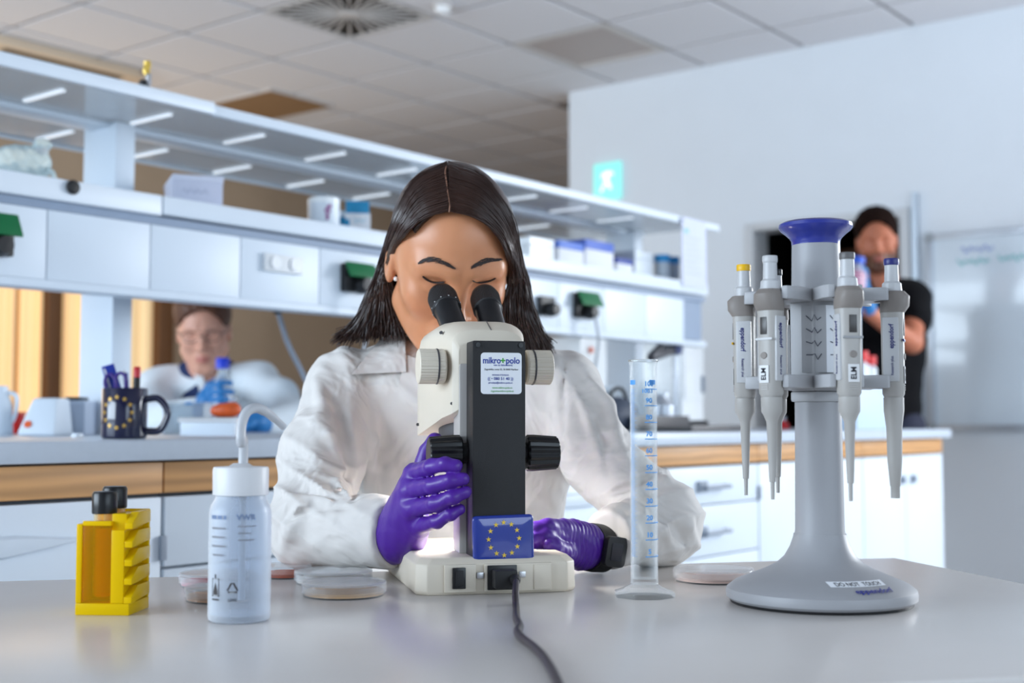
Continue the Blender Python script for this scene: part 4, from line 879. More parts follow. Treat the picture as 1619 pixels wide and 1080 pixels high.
sdfmesh('body', lambda p: smax(smin(ell(p, (0, 0, .05), (.09, .06, .06)), ell(p, (-.05, 0, .04), (.06, .05, .045)), .03), .001 - p[2], .004), axis([(-.14, .14, .01)]), axis([(-.08, .08, .01)]), axis([(-.02, .13, .01)]), mat('bag_dark', (58, 68, 86), .6), c, (0, 0, 0)); mk('strap', G().tube(crom([(-.05, 0, .09), (-.02, 0, .13), (.03, 0, .135), (.06, 0, .1)], 6), .006, 8), m_black, c)
# box and red-white bottles in front of the standing man
c = thing('storage_box', 'pale blue box on the bench in front of the standing man', 'box', Vector((4.45, 1.93, WT)))
mk('body', G().box(0, .35, 0, .14, 0, .16), mat('pale_blue_plastic', (196, 214, 234), .4), c, bevel=.006); mk('lid', G().box(-.006, .356, -.006, .146, .1601, .174), m_white, c, bevel=.004)
for i, (dx, rr, hh, lab) in enumerate(((.11, .03, .11, 'white bottle with red cap on the pale box, left one'), (.2, .034, .12, 'white bottle with red cap on the pale box, middle one'), (.28, .031, .105, 'white bottle with red cap on the pale box, right one'))):
    b = thing('reagent_bottle', lab, 'bottle', c.location + Vector((dx, .07, .1745)), 0, 'red-capped bottles')
    mk('body', G().lathe([(0, 0), (rr, 0), (rr, hh*.55), (rr*.6, hh*.68), (0, hh*.68)], 22), m_white, b); mk('cap', G().lathe([(0, hh*.681), (rr*.95, hh*.681), (rr*.95, hh), (0, hh)], 22), mat('cap_red', (214, 42, 46), .4), b)
b = thing('reagent_bottle', 'small red flask standing low behind the carousel column', 'bottle', on_bench(1237, 676, 2.3), 0)
mk('body', G().lathe([(0, 0), (.03, 0), (.026, .02), (.012, .035), (0, .035)], 20), MATS['cap_red'], b); mk('cap', G().lathe([(0, .0351), (.014, .0351), (.014, .05), (0, .05)], 16), m_white, b)

# ================================================================== THINGS ON THE SHELVES
LZ = SHZ1 + .0005
def on_shelf(px, Y=2.53, z=LZ): q = wallY(px, 350, Y); return Vector((q.x, Y, z))
SR_ = wallY(300, 300, 2.5)
def shw(px0, px1, Y=2.53): return wallY(px1, 330, Y).x - wallY(px0, 330, Y).x
c = thing('cardboard_box', 'plain white cardboard box on the lower shelf at left', 'box', rw(pt(308, 320, 3.08)) * Vector((1, 1, 0)) + Vector((0, 0, LZ)), YAW + radians(22))
s8 = 3.08/FPX
mk('body', G().box(-34*s8, 44*s8, 0, .17, 0, 46*s8), mat('box_card', (206, 210, 228), .7), c, bevel=.002); mk('lid', G().box(-35*s8, 45*s8, -.002, .172, 40*s8, 50*s8), mat('box_card2', (212, 216, 232), .7), c, bevel=.002)
mk('pencil_scribble', G().tube(crom([(-.03 + .006*k, -.0004, 24*s8 + .006*sin(k*2.3)) for k in range(11)], 4), .0009, 5), mat('pencil_print', (170, 176, 196), .7), c)
c = thing('canister', 'white round tub with purple letter on the lower shelf', 'tub', rw(pt(512, 350, 3.45)) * Vector((1, 1, 0)) + Vector((0, 0, LZ)), YAW); s9 = 3.45/FPX
mk('body', G().lathe([(0, 0), (24*s9, 0), (25*s9, .003), (25*s9, 40*s9), (0, 40*s9)], 36), m_white, c); mk('lid', G().lathe([(0, 40.1*s9), (25.5*s9, 40.1*s9), (25.5*s9, 46*s9), (23*s9, 49*s9), (0, 49*s9)], 36), MATS['glossy_white_case'], c)
o = text('f', .055, mat('purple_print', (140, 60, 130), .5), c, T(.016, 0, 22*s9) @ FRONT, bold=.03); wrapcyl(o, 25*s9 + .0004, -pi/2)
c = thing('carton', 'teal and white carton on the lower shelf beside the white tub', 'box', rw(pt(566, 357, 3.52)) * Vector((1, 1, 0)) + Vector((0, 0, LZ)), YAW + radians(8))
m_teal = mat('teal_card', (34, 140, 186), .5)
mk('body', G().box(-20*s9, 20*s9, 0, .06, .0, 32*s9), m_paper, c, bevel=.001); mk('top_flap', G().box(-20*s9, 18*s9, .002, .058, 32.1*s9, 52*s9), m_teal, c, bevel=.001); mk('edge_strip', G().box(-21*s9, -14*s9, -.002, -.0003, .0, 22*s9), m_teal, c)
mk('foot_strip', G().box(-13.9*s9, 20*s9, -.002, -.0003, 0, 4*s9), m_teal, c); mk('print_mark', G().tube(crom([(-.01 + .006*k, -.0006, 20*s9 + .007*cos(k*2.6)) for k in range(6)], 4), .0012, 5), mat('pale_teal_print', (150, 200, 220), .6), c)
c = thing('bottle', 'small white bottle tucked beside the teal carton on the shelf', 'bottle', rw(pt(542, 354, 3.6)) * Vector((1, 1, 0)) + Vector((0, 0, LZ)), YAW)
mk('body', G().lathe([(0, 0), (.02, 0), (.02, .045), (.012, .055), (0, .055)], 20), m_teal, c); mk('cap', G().lathe([(0, .0551), (.014, .0551), (.014, .072), (0, .072)], 20), m_white, c)
c = thing('plastic_bag', 'tied clear plastic bag full of tubes on the shelf at left', 'bag', rw(pt(30, 276, 2.75)) * Vector((1, 1, 0)) + Vector((0, 0, LZ)), YAW); s1 = 2.75/FPX
def bagf(p):
    x, y, z = p; d = smin(ell(p, (-.02, .04, .04), (.07, .05, .046)), cap(p, (.02, .04, .05), (.036, .03, .072), .022, .012), .03)
    return smin(d, ell(p, (.037, .03, .083), (.021, .012, .016)), .004) + .0016*np.sin(x*170 + y*60)*np.sin(z*190 + x*90)
sdfmesh('film', bagf, axis([(-.085, .075, .003)]), axis([(-.02, .1, .003)]), axis([(-.004, .106, .003)]), mat('bag_film', (216, 232, 234), .15, trans=.35, ior=1.15, var=.25, scale=50), c, (0, 0, 0))
mk('knot', G().lathe([(.0, -.006), (.011, -.006), (.013, 0), (.011, .006), (0, .006)], 16, T(.037, .03, .07)), mat('knot_red', (190, 60, 90), .4), c); mk('tail', G().tube(crom([(.05, .03, .03), (.062, .028, .022), (.068, .026, .006)], 5), [.006]*11, 8), MATS['bag_film'], c)
c = thing('shelf_stop', 'round black rubber stop on the front edge of the lower shelf', 'knob', Vector((wallY(114, 297, SF - .012).x, SF - .0122, 1.437)))
mk('disc', G().lathe([(0, 0), (.0145, 0), (.0145, .008), (.012, .011), (0, .012)], 28, Matrix.Rotation(pi/2, 4, 'X')), m_black, c); mk('ring', G().lathe([(.0146, .001), (.0158, .002), (.0158, .005), (.0146, .006)], 28, Matrix.Rotation(pi/2, 4, 'X')), m_dgrey, c)
c = thing('gas_valve', 'small gold valve with black base on the top shelf edge', 'valve', rw(pt(234, 132, 2.9)) * Vector((1, 1, 0)) + Vector((0, 0, UZ1 + .0035)), YAW)
c.location = Vector((wallY(232, 132, 2.448).x, 2.446, UZ1 + .0031))
mk('base', G().lathe([(0, 0), (.011, 0), (.011, .012), (.006, .016), (0, .016)], 18, T(-.008, 0, 0)), m_black, c); mk('stem', G().tube([(.003, 0, .002), (.003, 0, .03)], .006, 10), m_lug, c)
mk('lever', G().tube(crom([(.0, 0, .028), (-.003, 0, .04), (.0, 0, .05), (-.002, 0, .058)], 5), .008, 10), mat('valve_gold', (222, 186, 84), .3, metal=.3), c)
for i, (p0, p1, yy, hh, lab) in enumerate(((655, 715, 2.62, .03, 'flat white box on the top shelf above the woman, left one'), (718, 762, 2.6, .035, 'flat white box on the top shelf above the woman, right one'))):
    a, b = wallY(p0, 250, yy), wallY(p1, 250, yy); c = thing('flat_box', lab, 'box', (a.x, yy, UZ0 + .0122), 0, 'flat boxes on the top shelf'); w = b.x - a.x
    mk('body', G().box(0, w, 0, .12, 0, hh), m_paper, c, bevel=.002); mk('lid', G().box(-.002, w + .002, -.002, .122, hh + .0001, hh + .012), MATS['glossy_white_case'], c, bevel=.002)
row = [(700, 745, .06, m_white, None, 'white carton on the shelf hidden by the woman\'s head'), (838, 878, .08, MATS['glossy_white_case'], None, 'bright white box on the lower shelf just right of the hair'),
       (884, 925, .085, m_paper, (84, 120, 206), 'white box with blue top on the right shelf, first'), (926, 972, .105, m_paper, (70, 104, 196), 'tall white box with blue top on the right shelf, second'),
       (976, 1002, .06, m_paper, (50, 74, 160), 'low box with dark blue lid on the right shelf'), (1004, 1034, .1, mat('frosted_grey', (196, 206, 216), .4), None, 'frosted grey container on the right shelf')]
for p0, p1, hh, mm_, topc, lab in row:
    a, b = wallY(p0, 400, 2.52), wallY(p1, 400, 2.52); c = thing('storage_box', lab, 'box', (a.x, 2.52, LZ), 0, 'boxes on the right of the lower shelf'); w = b.x - a.x - .008
    mk('body', G().box(0, w, 0, .16, 0, hh*.7), mm_, c, bevel=.002); mk('lid', G().box(-.001, w + .001, -.001, .161, hh*.7 + .0001, hh), mat('lid_%d' % topc[2], topc, .5) if topc else mm_, c, bevel=.002)
for p0, r, hh, lab in ((1046, .03, .1, 'frosted jar with cyan cap on the right shelf, left one'), (1062, .028, .1, 'frosted jar with cyan cap on the right shelf, right one')):
    c = thing('jar', lab, 'jar', on_shelf(p0, 2.53), 0, 'cyan-capped jars'); mk('body', G().lathe([(0, 0), (r, 0), (r, hh*.72), (0, hh*.72)], 22), MATS['frosted_grey'], c); mk('cap', G().lathe([(0, hh*.721), (r*1.04, hh*.721), (r*1.04, hh), (0, hh)], 22), mat('cap_cyan', (40, 150, 214), .4), c)
ps = thing('notice_sheet', 'printed paper sheet hanging at the end of the shelves', 'paper', (4.16, SF - .016, 1.43))
mk('sheet', G().box(-.075, .1, -.001, .001, 0, .255), mat('notice_paper', (206, 212, 234), .6), ps, smooth=False)
for k in range(7): mk('print_line', G().box(-.05, .06 - .01*(k % 3), -.0016, -.0011, .05 + .022*k, .054 + .022*k), mat('notice_ink', (186, 192, 220), .7), ps, smooth=False)
mk('sticker', G().box(-.06, -.03, -.0018, -.0011, .2, .214), mat('notice_green', (120, 190, 180), .6), ps, smooth=False)

# ================================================================== PEOPLE
def rot3(yaw, pitch, roll):
    return np.array(Matrix.Rotation(yaw, 3, 'Z') @ Matrix.Rotation(pitch, 3, 'X') @ Matrix.Rotation(roll, 3, 'Y'))
class Head:
    """head-local: x = image right, y = out of the face, z up (metres, before scaling)"""
    def __init__(s, c, yaw, pitch, roll, k, male=False): s.c = np.array(c); s.R = rot3(yaw, pitch, roll); s.k = k; s.male = male
    def loc(s, p):
        q = [p[i] - s.c[i] for i in range(3)]; R = s.R
        l = [R[0][i]*q[0] + R[1][i]*q[1] + R[2][i]*q[2] for i in range(3)]
        return l[0]/s.k, -l[1]/s.k, l[2]/s.k
    def glob(s, v): return Vector(s.c + s.R @ np.array([v[0], -v[1], v[2]])*s.k)
    def cranium(s, p): q = s.loc(p); return s.k*smin(ell(q, (0, -.012, .032), (.0745, .094, .086)), ell(q, (0, .022, .035), (.064, .065, .07)), .03)
    def __call__(s, p):
        x, y, z = s.loc(p); q = (np.abs(x), y, z); m = s.male
        d = smin(ell((x, y, z), (0, -.012, .032), (.0745, .094, .086)), ell((x, y, z), (0, .024, .03), (.066, .066, .07)), .03)
        d = smin(d, ell((x, y, z), (0, .026, -.035), (.061, .062, .082)), .035)
        d = smin(d, cap(q, (.052, .004, -.064), (.015, .066, -.106), .017 if not m else .021, .015), .03)
        d = smin(d, cap(q, (0, .068, -.108), (.008, .068, -.106), .0165 if not m else .02), .018)
        d = smin(d, ell(q, (.041, .056, -.026), (.021, .024, .02)), .025)                 # cheek
        d = smin(d, cap(q, (.012, .086, .021), (.044, .07, .021), .0085 if not m else .0105), .02)   # brow
        d = smax(d, -ell(q, (.031, .097, -.001), (.0175, .02, .0125)), .016)              # eye socket
        d = smin(d, ell(q, (.031, .0705, -.002), (.0155, .0145, .0125)), .006)           # lid
        d = smin(d, cap((x, y, z), (0, .086, .014), (0, .104, -.032), .0065, .0085), .014)  # nose bridge
        d = smin(d, ell((x, y, z), (0, .105, -.036), (.0105, .0115, .0095)), .008)
        d = smin(d, ell(q, (.0125, .095, -.0385), (.0075, .0095, .0075)), .006)
        d = smax(d, -ell(q, (.0065, .1005, -.0475), (.0035, .005, .004)), .003)
        d = smin(d, ell((x, y, z), (0, .08, -.07), (.026, .0155, .02)), .014)
        d = smin(d, cap(q, (0, .0935, -.0655), (.019, .0835, -.0675), .0052, .003), .005)
        d = smin(d, cap(q, (0, .0925, -.0775), (.017, .083, -.0755), .0064, .0035), .005)
        d = smax(d, -cap(q, (0, .099, -.0712), (.021, .087, -.0712), .0014), .004)
        e = ell(q, (.0765, -.008, -.012), (.0085, .0185, .031)); e = smax(e, -ell(q, (.086, -.004, -.008), (.0065, .011, .02)), .005)
        d = smin(d, e, .006)
        return s.k*d
def brow_hairs(head_fn, pts, n, L, r, seed, d0, d1, up=.003):
    rg = random.Random(seed); g = G(); P = [march(head_fn, x, y, d0, d1) for x, y in pts]; C = crom(P, 10); k = len(C)
    for i in range(n):
        t = rg.random(); a = C[int(t*(k - 2))]; dirv = (C[min(int(t*(k - 2)) + 3, k - 1)] - a).normalized()
        off = Vector((0, -.0012, rg.uniform(-1, 1)*.0036*(1 - abs(2*t - .9)*.6)))
        b = a + off; g.tube([b, b + dirv*L*.5 + Vector((0, -.0006, up*.4)), b + dirv*L + Vector((0, 0, up*.3))], [r, r, r*.3], 4)
    return g
def shift(g, base): g.v = [(v[0] - base[0], v[1] - base[1], v[2] - base[2]) for v in g.v]; return g
SKIN_W, LIP_W = np.array(lin((208, 142, 102))[:3]), np.array(lin((196, 104, 92))[:3])
m_skin = mat('skin_woman', (206, 150, 118), .36, attr='Col', var=.05, scale=60, bump=.04, bscale=500, sss=.12, spec=.5)
m_coat = mat('lab_coat_cotton', (219, 214, 209), .85, var=.03, scale=25, bump=.12, bscale=1400, sheen=.1)
def wrinkle(m, scale, dist, strength=.6):
    N = m.node_tree.nodes; L = m.node_tree.links; b = N['Principled BSDF']; old = b.inputs['Normal'].links[0].from_node
    tc = N.new('ShaderNodeTexCoord'); nz = N.new('ShaderNodeTexNoise'); nz.inputs['Scale'].default_value = scale; nz.inputs['Detail'].default_value = 2; nz.inputs['Distortion'].default_value = 1.6
    L.new(tc.outputs['Object'], nz.inputs['Vector']); bp = N.new('ShaderNodeBump'); bp.inputs['Strength'].default_value = strength; bp.inputs['Distance'].default_value = dist
    L.new(nz.outputs['Fac'], bp.inputs['Height']); L.new(old.outputs[0], bp.inputs['Normal']); L.new(bp.outputs[0], b.inputs['Normal'])
wrinkle(m_coat, 11, .02)
m_hair = mat('dark_brown_hair', (50, 28, 19), .28, var=.5, scale=14, spec=.65)
m_glove = mat('purple_nitrile', (78, 34, 146), .36, var=.08, scale=30, bump=.12, bscale=180)
# ---------------- the woman at the microscope
WB = Vector((-.085, 1.98, 0))
wm = fthing('person', 'woman in white lab coat and purple gloves looking into the microscope', 'person', WB)
HD = Head((-.0865, 1.802, 1.166), radians(12), radians(33), radians(2), 1.055)
def w_body(p):
    d = HD(p)
    nk = cap(p, HD.glob((0, -.022, -.07)), (-.085, 1.915, 1.0), .047, .056); d = smin(d, nk, .025)
    t = smin(ell(p, (-.085, 1.945, .92), (.155, .085, .125)), cap(p, (-.225, 1.905, .975), (.055, 1.895, .975), .035), .05)
    t = smin(t, ell(p, (-.085, 1.96, .68), (.14, .09, .25)), .06)
    return smin(d, t, .035)
def paint_w(v):
    x, y, z = HD.loc((v[:, 0], v[:, 1], v[:, 2])); c = np.tile(SKIN_W, (len(v), 1))
    lip = np.clip(1.6 - ((np.abs(x)/.021)**2 + ((z + .0715)/.0115)**2), 0, 1)*(y > .075)
    c = c*(1 - lip[:, None]) + LIP_W*lip[:, None]
    ch = np.exp(-(((np.abs(x) - .042)/.022)**2 + ((z + .03)/.02)**2))*(y > .02)*.28
    c *= 1 - ch[:, None]*np.array([.05, .3, .32]); lid = np.exp(-(((np.abs(x) - .031)/.016)**2 + ((z - .002)/.01)**2))*(y > .05)*.3
    c *= 1 - lid[:, None]*np.array([.35, .5, .5]); return c
body = sdfmesh('body', w_body, axis([(-.26, -.2, .012), (-.2, .03, .0024), (.03, .1, .012)]), axis([(1.66, 1.93, .0024), (1.93, 2.08, .012)]), axis([(.42, .96, .016), (.96, 1.31, .0024)]), m_skin, wm, WB, paint_w)
# coat
LEL, LWR = (-.262, 1.69, .803), (-.142, 1.597, .803); REL, RWR = (.203, 1.77, .801), (.122, 1.672, .786)
def cut(d, a, b, over=0):
    n = (Vector(b) - Vector(a)).normalized()
    return lambda p, d=d: smax(d(p), (p[0] - b[0])*n.x + (p[1] - b[1])*n.y + (p[2] - b[2])*n.z - over, .006)
f_l = cut(lambda p: cap(p, LEL, (LWR[0] + .05, LWR[1] - .038, LWR[2]), .052, .0395), LEL, LWR)
f_r = cut(lambda p: cap(p, REL, (RWR[0] - .04, RWR[1] - .048, RWR[2] - .006), .053, .030), REL, RWR)
def coat0(p):
    x, y, z = p
    t = ell(p, (-.085, 1.935, .90), (.18, .115, .16))
    t = smin(t, cap(p, (-.245, 1.9, .99), (.075, 1.888, .99), .047), .07)
    t = smin(t, cap(p, (-.15, 1.915, 1.012), (-.02, 1.91, 1.012), .04), .04)
    t = smin(t, ell(p, (-.085, 1.96, .66), (.175, .12, .28)), .06)
    t = smin(t, cap(p, (-.16, 1.96, .55), (-.17, 1.62, .53), .1, .095), .05); t = smin(t, cap(p, (-.01, 1.96, .55), (.0, 1.62, .53), .1, .095), .05)
    al = smin(chain(p, [(-.243, 1.892, .984), (-.262, 1.79, .89), LEL], [.056, .054, .053], .03), f_l(p), .022)
    ar = smin(chain(p, [(.073, 1.88, .984), (.117, 1.832, .892), REL], [.054, .049, .054], .03), f_r(p), .022)
    d = smin(t, al, .026); d = smin(d, ar, .026)
    d = smax(d, -cap(p, (-.09, 1.85, 1.09), (-.082, 1.83, .965), .062, .018), .012)
    return smax(d, .40 - z, .01)
FOLDS = [ # pixel polyline, radius, sign
 ([(516, 612), (540, 650), (552, 700), (558, 745), (558, 790)], .008, -1), ([(488, 750), (531, 763), (556, 786)], .007, 1), ([(427, 750), (455, 706), (480, 692), (512, 706)], .007, 1),
 ([(431, 818), (464, 794), (500, 787), (540, 792)], .006, 1), ([(442, 884), (456, 845), (476, 812), (494, 792)], .007, 1), ([(436, 785), (470, 770), (520, 778), (550, 792)], .006, -1),
 ([(450, 830), (480, 808), (520, 800), (560, 797)], .005, -1), ([(500, 600), (508, 640), (520, 690), (532, 720)], .007, 1), ([(470, 660), (500, 665), (530, 690)], .006, 1), ([(590, 640), (585, 700), (578, 770)], .008, 1), ([(610, 650), (606, 720), (600, 785)], .006, -1),
 ([(930, 600), (960, 640), (974, 690), (990, 730)], .008, 1), ([(917, 737), (901, 763), (918, 798)], .007, 1), ([(950, 795), (1005, 779), (1052, 762), (1080, 768)], .007, 1), ([(1000, 815), (1050, 843), (1070, 885)], .006, 1),
 ([(1033, 790), (1090, 832), (1104, 866)], .007, 1), ([(1040, 730), (1068, 756)], .007, 1), ([(960, 780), (1000, 765), (1050, 745)], .006, -1), ([(1020, 803), (1070, 835), (1088, 875)], .005, -1), ([(980, 850), (985, 885)], .005, 1), ([(1010, 845), (1022, 880)], .006, 1),
 ([(892, 562), (889, 640), (888, 700), (890, 780)], .005, -1), ([(905, 610), (930, 660), (945, 720)], .007, 1), ([(930, 800), (955, 790), (985, 795)], .005, -1), ([(940, 660), (955, 700), (960, 750)], .006, -1)]
FL3 = []
for pl, r, sg in FOLDS:
    FL3.append(([march(coat0, x, y, 1.4, 2.1, lift=(.0 if sg > 0 else .002)) + (Vector((0, .0025, 0)) if sg > 0 else Vector((0, -.001, 0))) for x, y in pl], r, sg))
FL3 = [(P, r, sg) for P, r, sg in FL3 if max(p.y for p in P) < 2.0 and max(abs(P[i].y - P[i+1].y) for i in range(len(P) - 1)) < .15]
def coatf(p):
    d = coat0(p); x, y, z = p
    for P, r, sg in FL3:
        n = len(P); rr = [r*(.4 if i in (0, n - 1) else 1.35) for i in range(n)]; c = chain(p, P, rr, .003)
        d = smin(d, c, .008) if sg > 0 else smax(d, -c, .005)
    for e, sx in ((LEL, 1), (REL, -1)):              # bunched cloth around the elbows
        m = np.exp(-(((x - e[0])**2 + (y - e[1])**2 + (z - e[2] - .03)**2)/.105**2))
        w = 1 - np.abs(np.sin(sx*x*42 + z*78 + .9*np.sin(y*26 + x*22))); d = d - .0075*m*w**1.6 + .002*m
    m = np.exp(-((np.abs(x + .085) - .15)/.05)**2)*np.clip((z - .8)/.1, 0, 1)
    d = d - .0022*m*np.sin(x*130 + z*38 + 1.3*np.sin(z*30))
    return d + .0018*np.sin(x*46 + z*21 + y*17)*np.sin(z*39 - x*15) + .0006*np.sin(x*120 + z*80)*np.sin(y*90 + z*110)
coat_o = sdfmesh('lab_coat', coatf, axis([(-.345, .285, .0036)]), axis([(1.5, 1.9, .0036), (1.9, 2.1, .012)]), axis([(.38, .74, .014), (.74, 1.08, .0036)]), m_coat, wm, WB)
def patch(name, cs, parent, base, fn, l0, l1, d0, d1, m, n=10):
    g = G(); A = []
    for lf in (l1, l0):
        for j in range(n + 1):
            for i in range(n + 1):
                u, v = i/n, j/n; x = (cs[0][0]*(1-u) + cs[1][0]*u)*(1-v) + (cs[3][0]*(1-u) + cs[2][0]*u)*v; y = (cs[0][1]*(1-u) + cs[1][1]*u)*(1-v) + (cs[3][1]*(1-u) + cs[2][1]*u)*v
                A.append(march(fn, x, y, d0, d1, lift=lf))
    N = n + 1; o = N*N; F = []
    for j in range(n):
        for i in range(n):
            a = j*N + i; F += [(a, a + 1, a + N + 1, a + N), (o + a, o + a + N, o + a + N + 1, o + a + 1)]
    for i in range(n):
        F += [(i + 1, i, o + i, o + i + 1), (n*N + i, n*N + i + 1, o + n*N + i + 1, o + n*N + i), (i*N, (i+1)*N, o + (i+1)*N, o + i*N), ((i+1)*N + n, i*N + n, o + i*N + n, o + (i+1)*N + n)]
    return mk(name, shift(g.add(A, F), base), m, parent, angle=40)
patch('collar', [(606, 530), (640, 528), (642, 588), (556, 592)], wm, WB, coat0, .003, .009, 1.5, 2.1, m_coat)
patch('lapel', [(642, 560), (700, 585), (690, 690), (628, 617)], wm, WB, coat0, .002, .006, 1.5, 2.1, m_coat)
patch('collar', [(800, 535), (850, 540), (872, 580), (810, 596)], wm, WB, coat0, .003, .009, 1.5, 2.1, m_coat)
# trousers and shoes under the table, stool
m_trous = mat('dark_trousers', (38, 42, 62), .8); m_shoe = mat('dark_shoe', (30, 30, 32), .5)
def trous(p):
    d = None
    for sx in (-1, 1):
        c = chain(p, [(-.085 + sx*.075, 1.97, .53), (-.085 + sx*.085, 1.56, .53), (-.085 + sx*.09, 1.6, .1)], [.085, .065, .045], .03); d = c if d is None else smin(d, c, .03)
    return d
sdfmesh('trousers', trous, axis([(-.3, .13, .014)]), axis([(1.48, 2.08, .014)]), axis([(.04, .63, .014)]), m_trous, wm, WB)
for sx in (-1, 1): sdfmesh('shoe', lambda p, sx=sx: smax(cap(p, (-.085 + sx*.09, 1.63, .045), (-.085 + sx*.1, 1.47, .035), .045, .036), -p[2], .004), axis([(-.27, .1, .009)]), axis([(1.4, 1.7, .009)]), axis([(-.012, .11, .009)]), m_shoe, wm, WB)
so = fthing('lab_stool', 'round stool under the seated woman behind the table', 'stool', (-.085, 2.0, 0))
mk('seat', G().lathe([(0, .41), (.17, .41), (.18, .42), (.18, .44), (.165, .45), (0, .452)], 40), m_black, so); mk('stem', G().lathe([(0, .06), (.025, .06), (.025, .41), (0, .41)], 20), m_leg, so)
for k in range(5): mk('foot', G().tube([(0, 0, .07), (.26*cos(2*pi*k/5), .26*sin(2*pi*k/5), .03)], [.02, .014], 8), m_leg, so)
# hair: volume + strands
SIDE_G = {-1: ([(709, 334), (672, 344), (641, 369), (622, 402), (616, 440), (632, 482), (645, 524)], [(706, 255), (652, 287), (616, 362), (600, 418), (582, 470), (556, 513), (527, 538)]),
           1: ([(711, 334), (748, 343), (780, 364), (801, 398), (806, 440), (798, 486), (802, 545)], [(709, 255), (764, 278), (807, 338), (823, 400), (835, 455), (851, 510), (873, 553)])}
DEP = {-1: (1.835, 1.85, 1.85), 1: (1.80, 1.80, 1.81)}
crf = lambda p: HD.cranium(p)
def guide(sd, u, lift):
    A, B = SIDE_G[sd]; P = []
    for i in range(7):
        x, y = A[i][0]*(1-u) + B[i][0]*u, A[i][1]*(1-u) + B[i][1]*u
        if i < 4:
            q = march(crf, x, y, 1.5, 1.86, lift=lift)
            if q.y > 1.85: q = pt(x, y, 1.84)
            if i == 3: q = pt(x, y, q.y*.55 + DEP[sd][0]*.45) if sd < 0 else q
        else: q = pt(x, y, DEP[sd][i - 4] + .02*(u - .5))
        P.append(q)
    return P
GU = {sd: [(guide(sd, u, .006), guide(sd, u, .014)) for u in np.linspace(0, 1, 15)] for sd in (-1, 1)}
hg = G(); rg = random.Random(3)
for sd in (-1, 1):
    for s in range(1250):
        u = rg.random()**.9; k = u*14; i = min(int(k), 13); f = k - i; w = rg.random(); P = []
        for j in range(7):
            a = GU[sd][i][0][j].lerp(GU[sd][i][1][j], w); b = GU[sd][i+1][0][j].lerp(GU[sd][i+1][1][j], w); q = a.lerp(b, f)
            jt = (.0004, .0008, .001, .0013, .002, .0026, .003)[j]
            P.append(q + Vector((rg.gauss(0, jt), rg.gauss(0, jt*2.0 if j > 3 else jt*.4), rg.gauss(0, jt*.7 if j < 6 else .006))))
        C = crom(P, 4); n = len(C); r = rg.uniform(.0006, .0012)
        hg.tube(C, [r*(.6 if q < 2 else 1 if q < n - 4 else .25 + .15*(n - q)) for q in range(n)], 4, caps=False)
hs = mk('hair_strands', shift(hg, WB), m_hair, wm, angle=180, kind='stuff')
def hairf(p):
    x, y, z = HD.loc(p); d = HD.cranium(p) - .0065
    face = HD.k*ell((x, y, z), (0.0, .118, -.02), (.09, .118, .142)); d = smax(d, -face, .006)
    d = smax(d, -HD.k*ell((np.abs(x), y, z), (.085, .056, .012), (.036, .062, .062)), .004)
    d = smax(d, -(z + .07)*HD.k, .02)
    for P in (((622, 425, 1.85), (600, 480, 1.865), (575, 520, 1.87)), ((640, 440, 1.88), (640, 500, 1.89), (630, 530, 1.89))): d = smin(d, chain(p, [pt(*q) for q in P], [.016, .017, .01], .01), .015)
    d = smin(d, chain(p, [pt(*q) for q in ((815, 420, 1.82), (825, 470, 1.825), (840, 530, 1.835))], [.011, .013, .01], .01), .012)
    return smin(d, chain(p, [HD.glob((0, -.095, .0)), (-.085, 1.965, 1.08), (-.085, 2.02, .98)], [.05, .06, .03], .02), .03)
sdfmesh('hair', hairf, axis([(-.25, .06, .0045)]), axis([(1.66, 2.1, .0045)]), axis([(.95, 1.32, .0045)]), m_hair, wm, WB)
fng = lambda p: HD(p)
mk('parting', shift(G().tube(crom([march(crf, x, y, 1.5, 1.9, lift=.013) for x, y in ((710, 336), (711, 322), (708, 305), (706, 288), (704, 272), (706, 262))], 5), [.0007] + [.0011]*24 + [.0005], 6), WB), mat('scalp_skin', (140, 100, 80), .6), wm)
m_brow = mat('brow_hair', (40, 26, 22), .6)
mk('eyebrow', shift(brow_hairs(fng, [(661, 416), (680, 411), (700, 416), (714, 423)], 170, .009, .00036, 1, 1.55, 1.9), WB), m_brow, wm, kind='stuff'); mk('eyebrow', shift(brow_hairs(fng, [(745, 424), (757, 418), (772, 413), (792, 412)], 170, .009, .00036, 2, 1.55, 1.9), WB), m_brow, wm, kind='stuff')
for pl in ([(668, 437), (676, 443), (688, 447), (704, 446)], [(747, 444), (758, 447), (772, 445), (784, 440)]):
    mk('eyelashes', shift(G().tube(crom([march(fng, x, y, 1.55, 1.9, lift=.0004) for x, y in pl], 6), [.0005] + [.0014]*17 + [.0006], 6), WB), m_brow, wm)
er = march(fng, 626, 441, 1.6, 1.95, lift=.002); mk('earring', shift(G().lathe([(.0034*sin(pi*k/8), -.0034*cos(pi*k/8)) for k in range(9)], 16, T(*er)), WB), mat('pearl', (240, 236, 230), .15, coat=.5), wm)
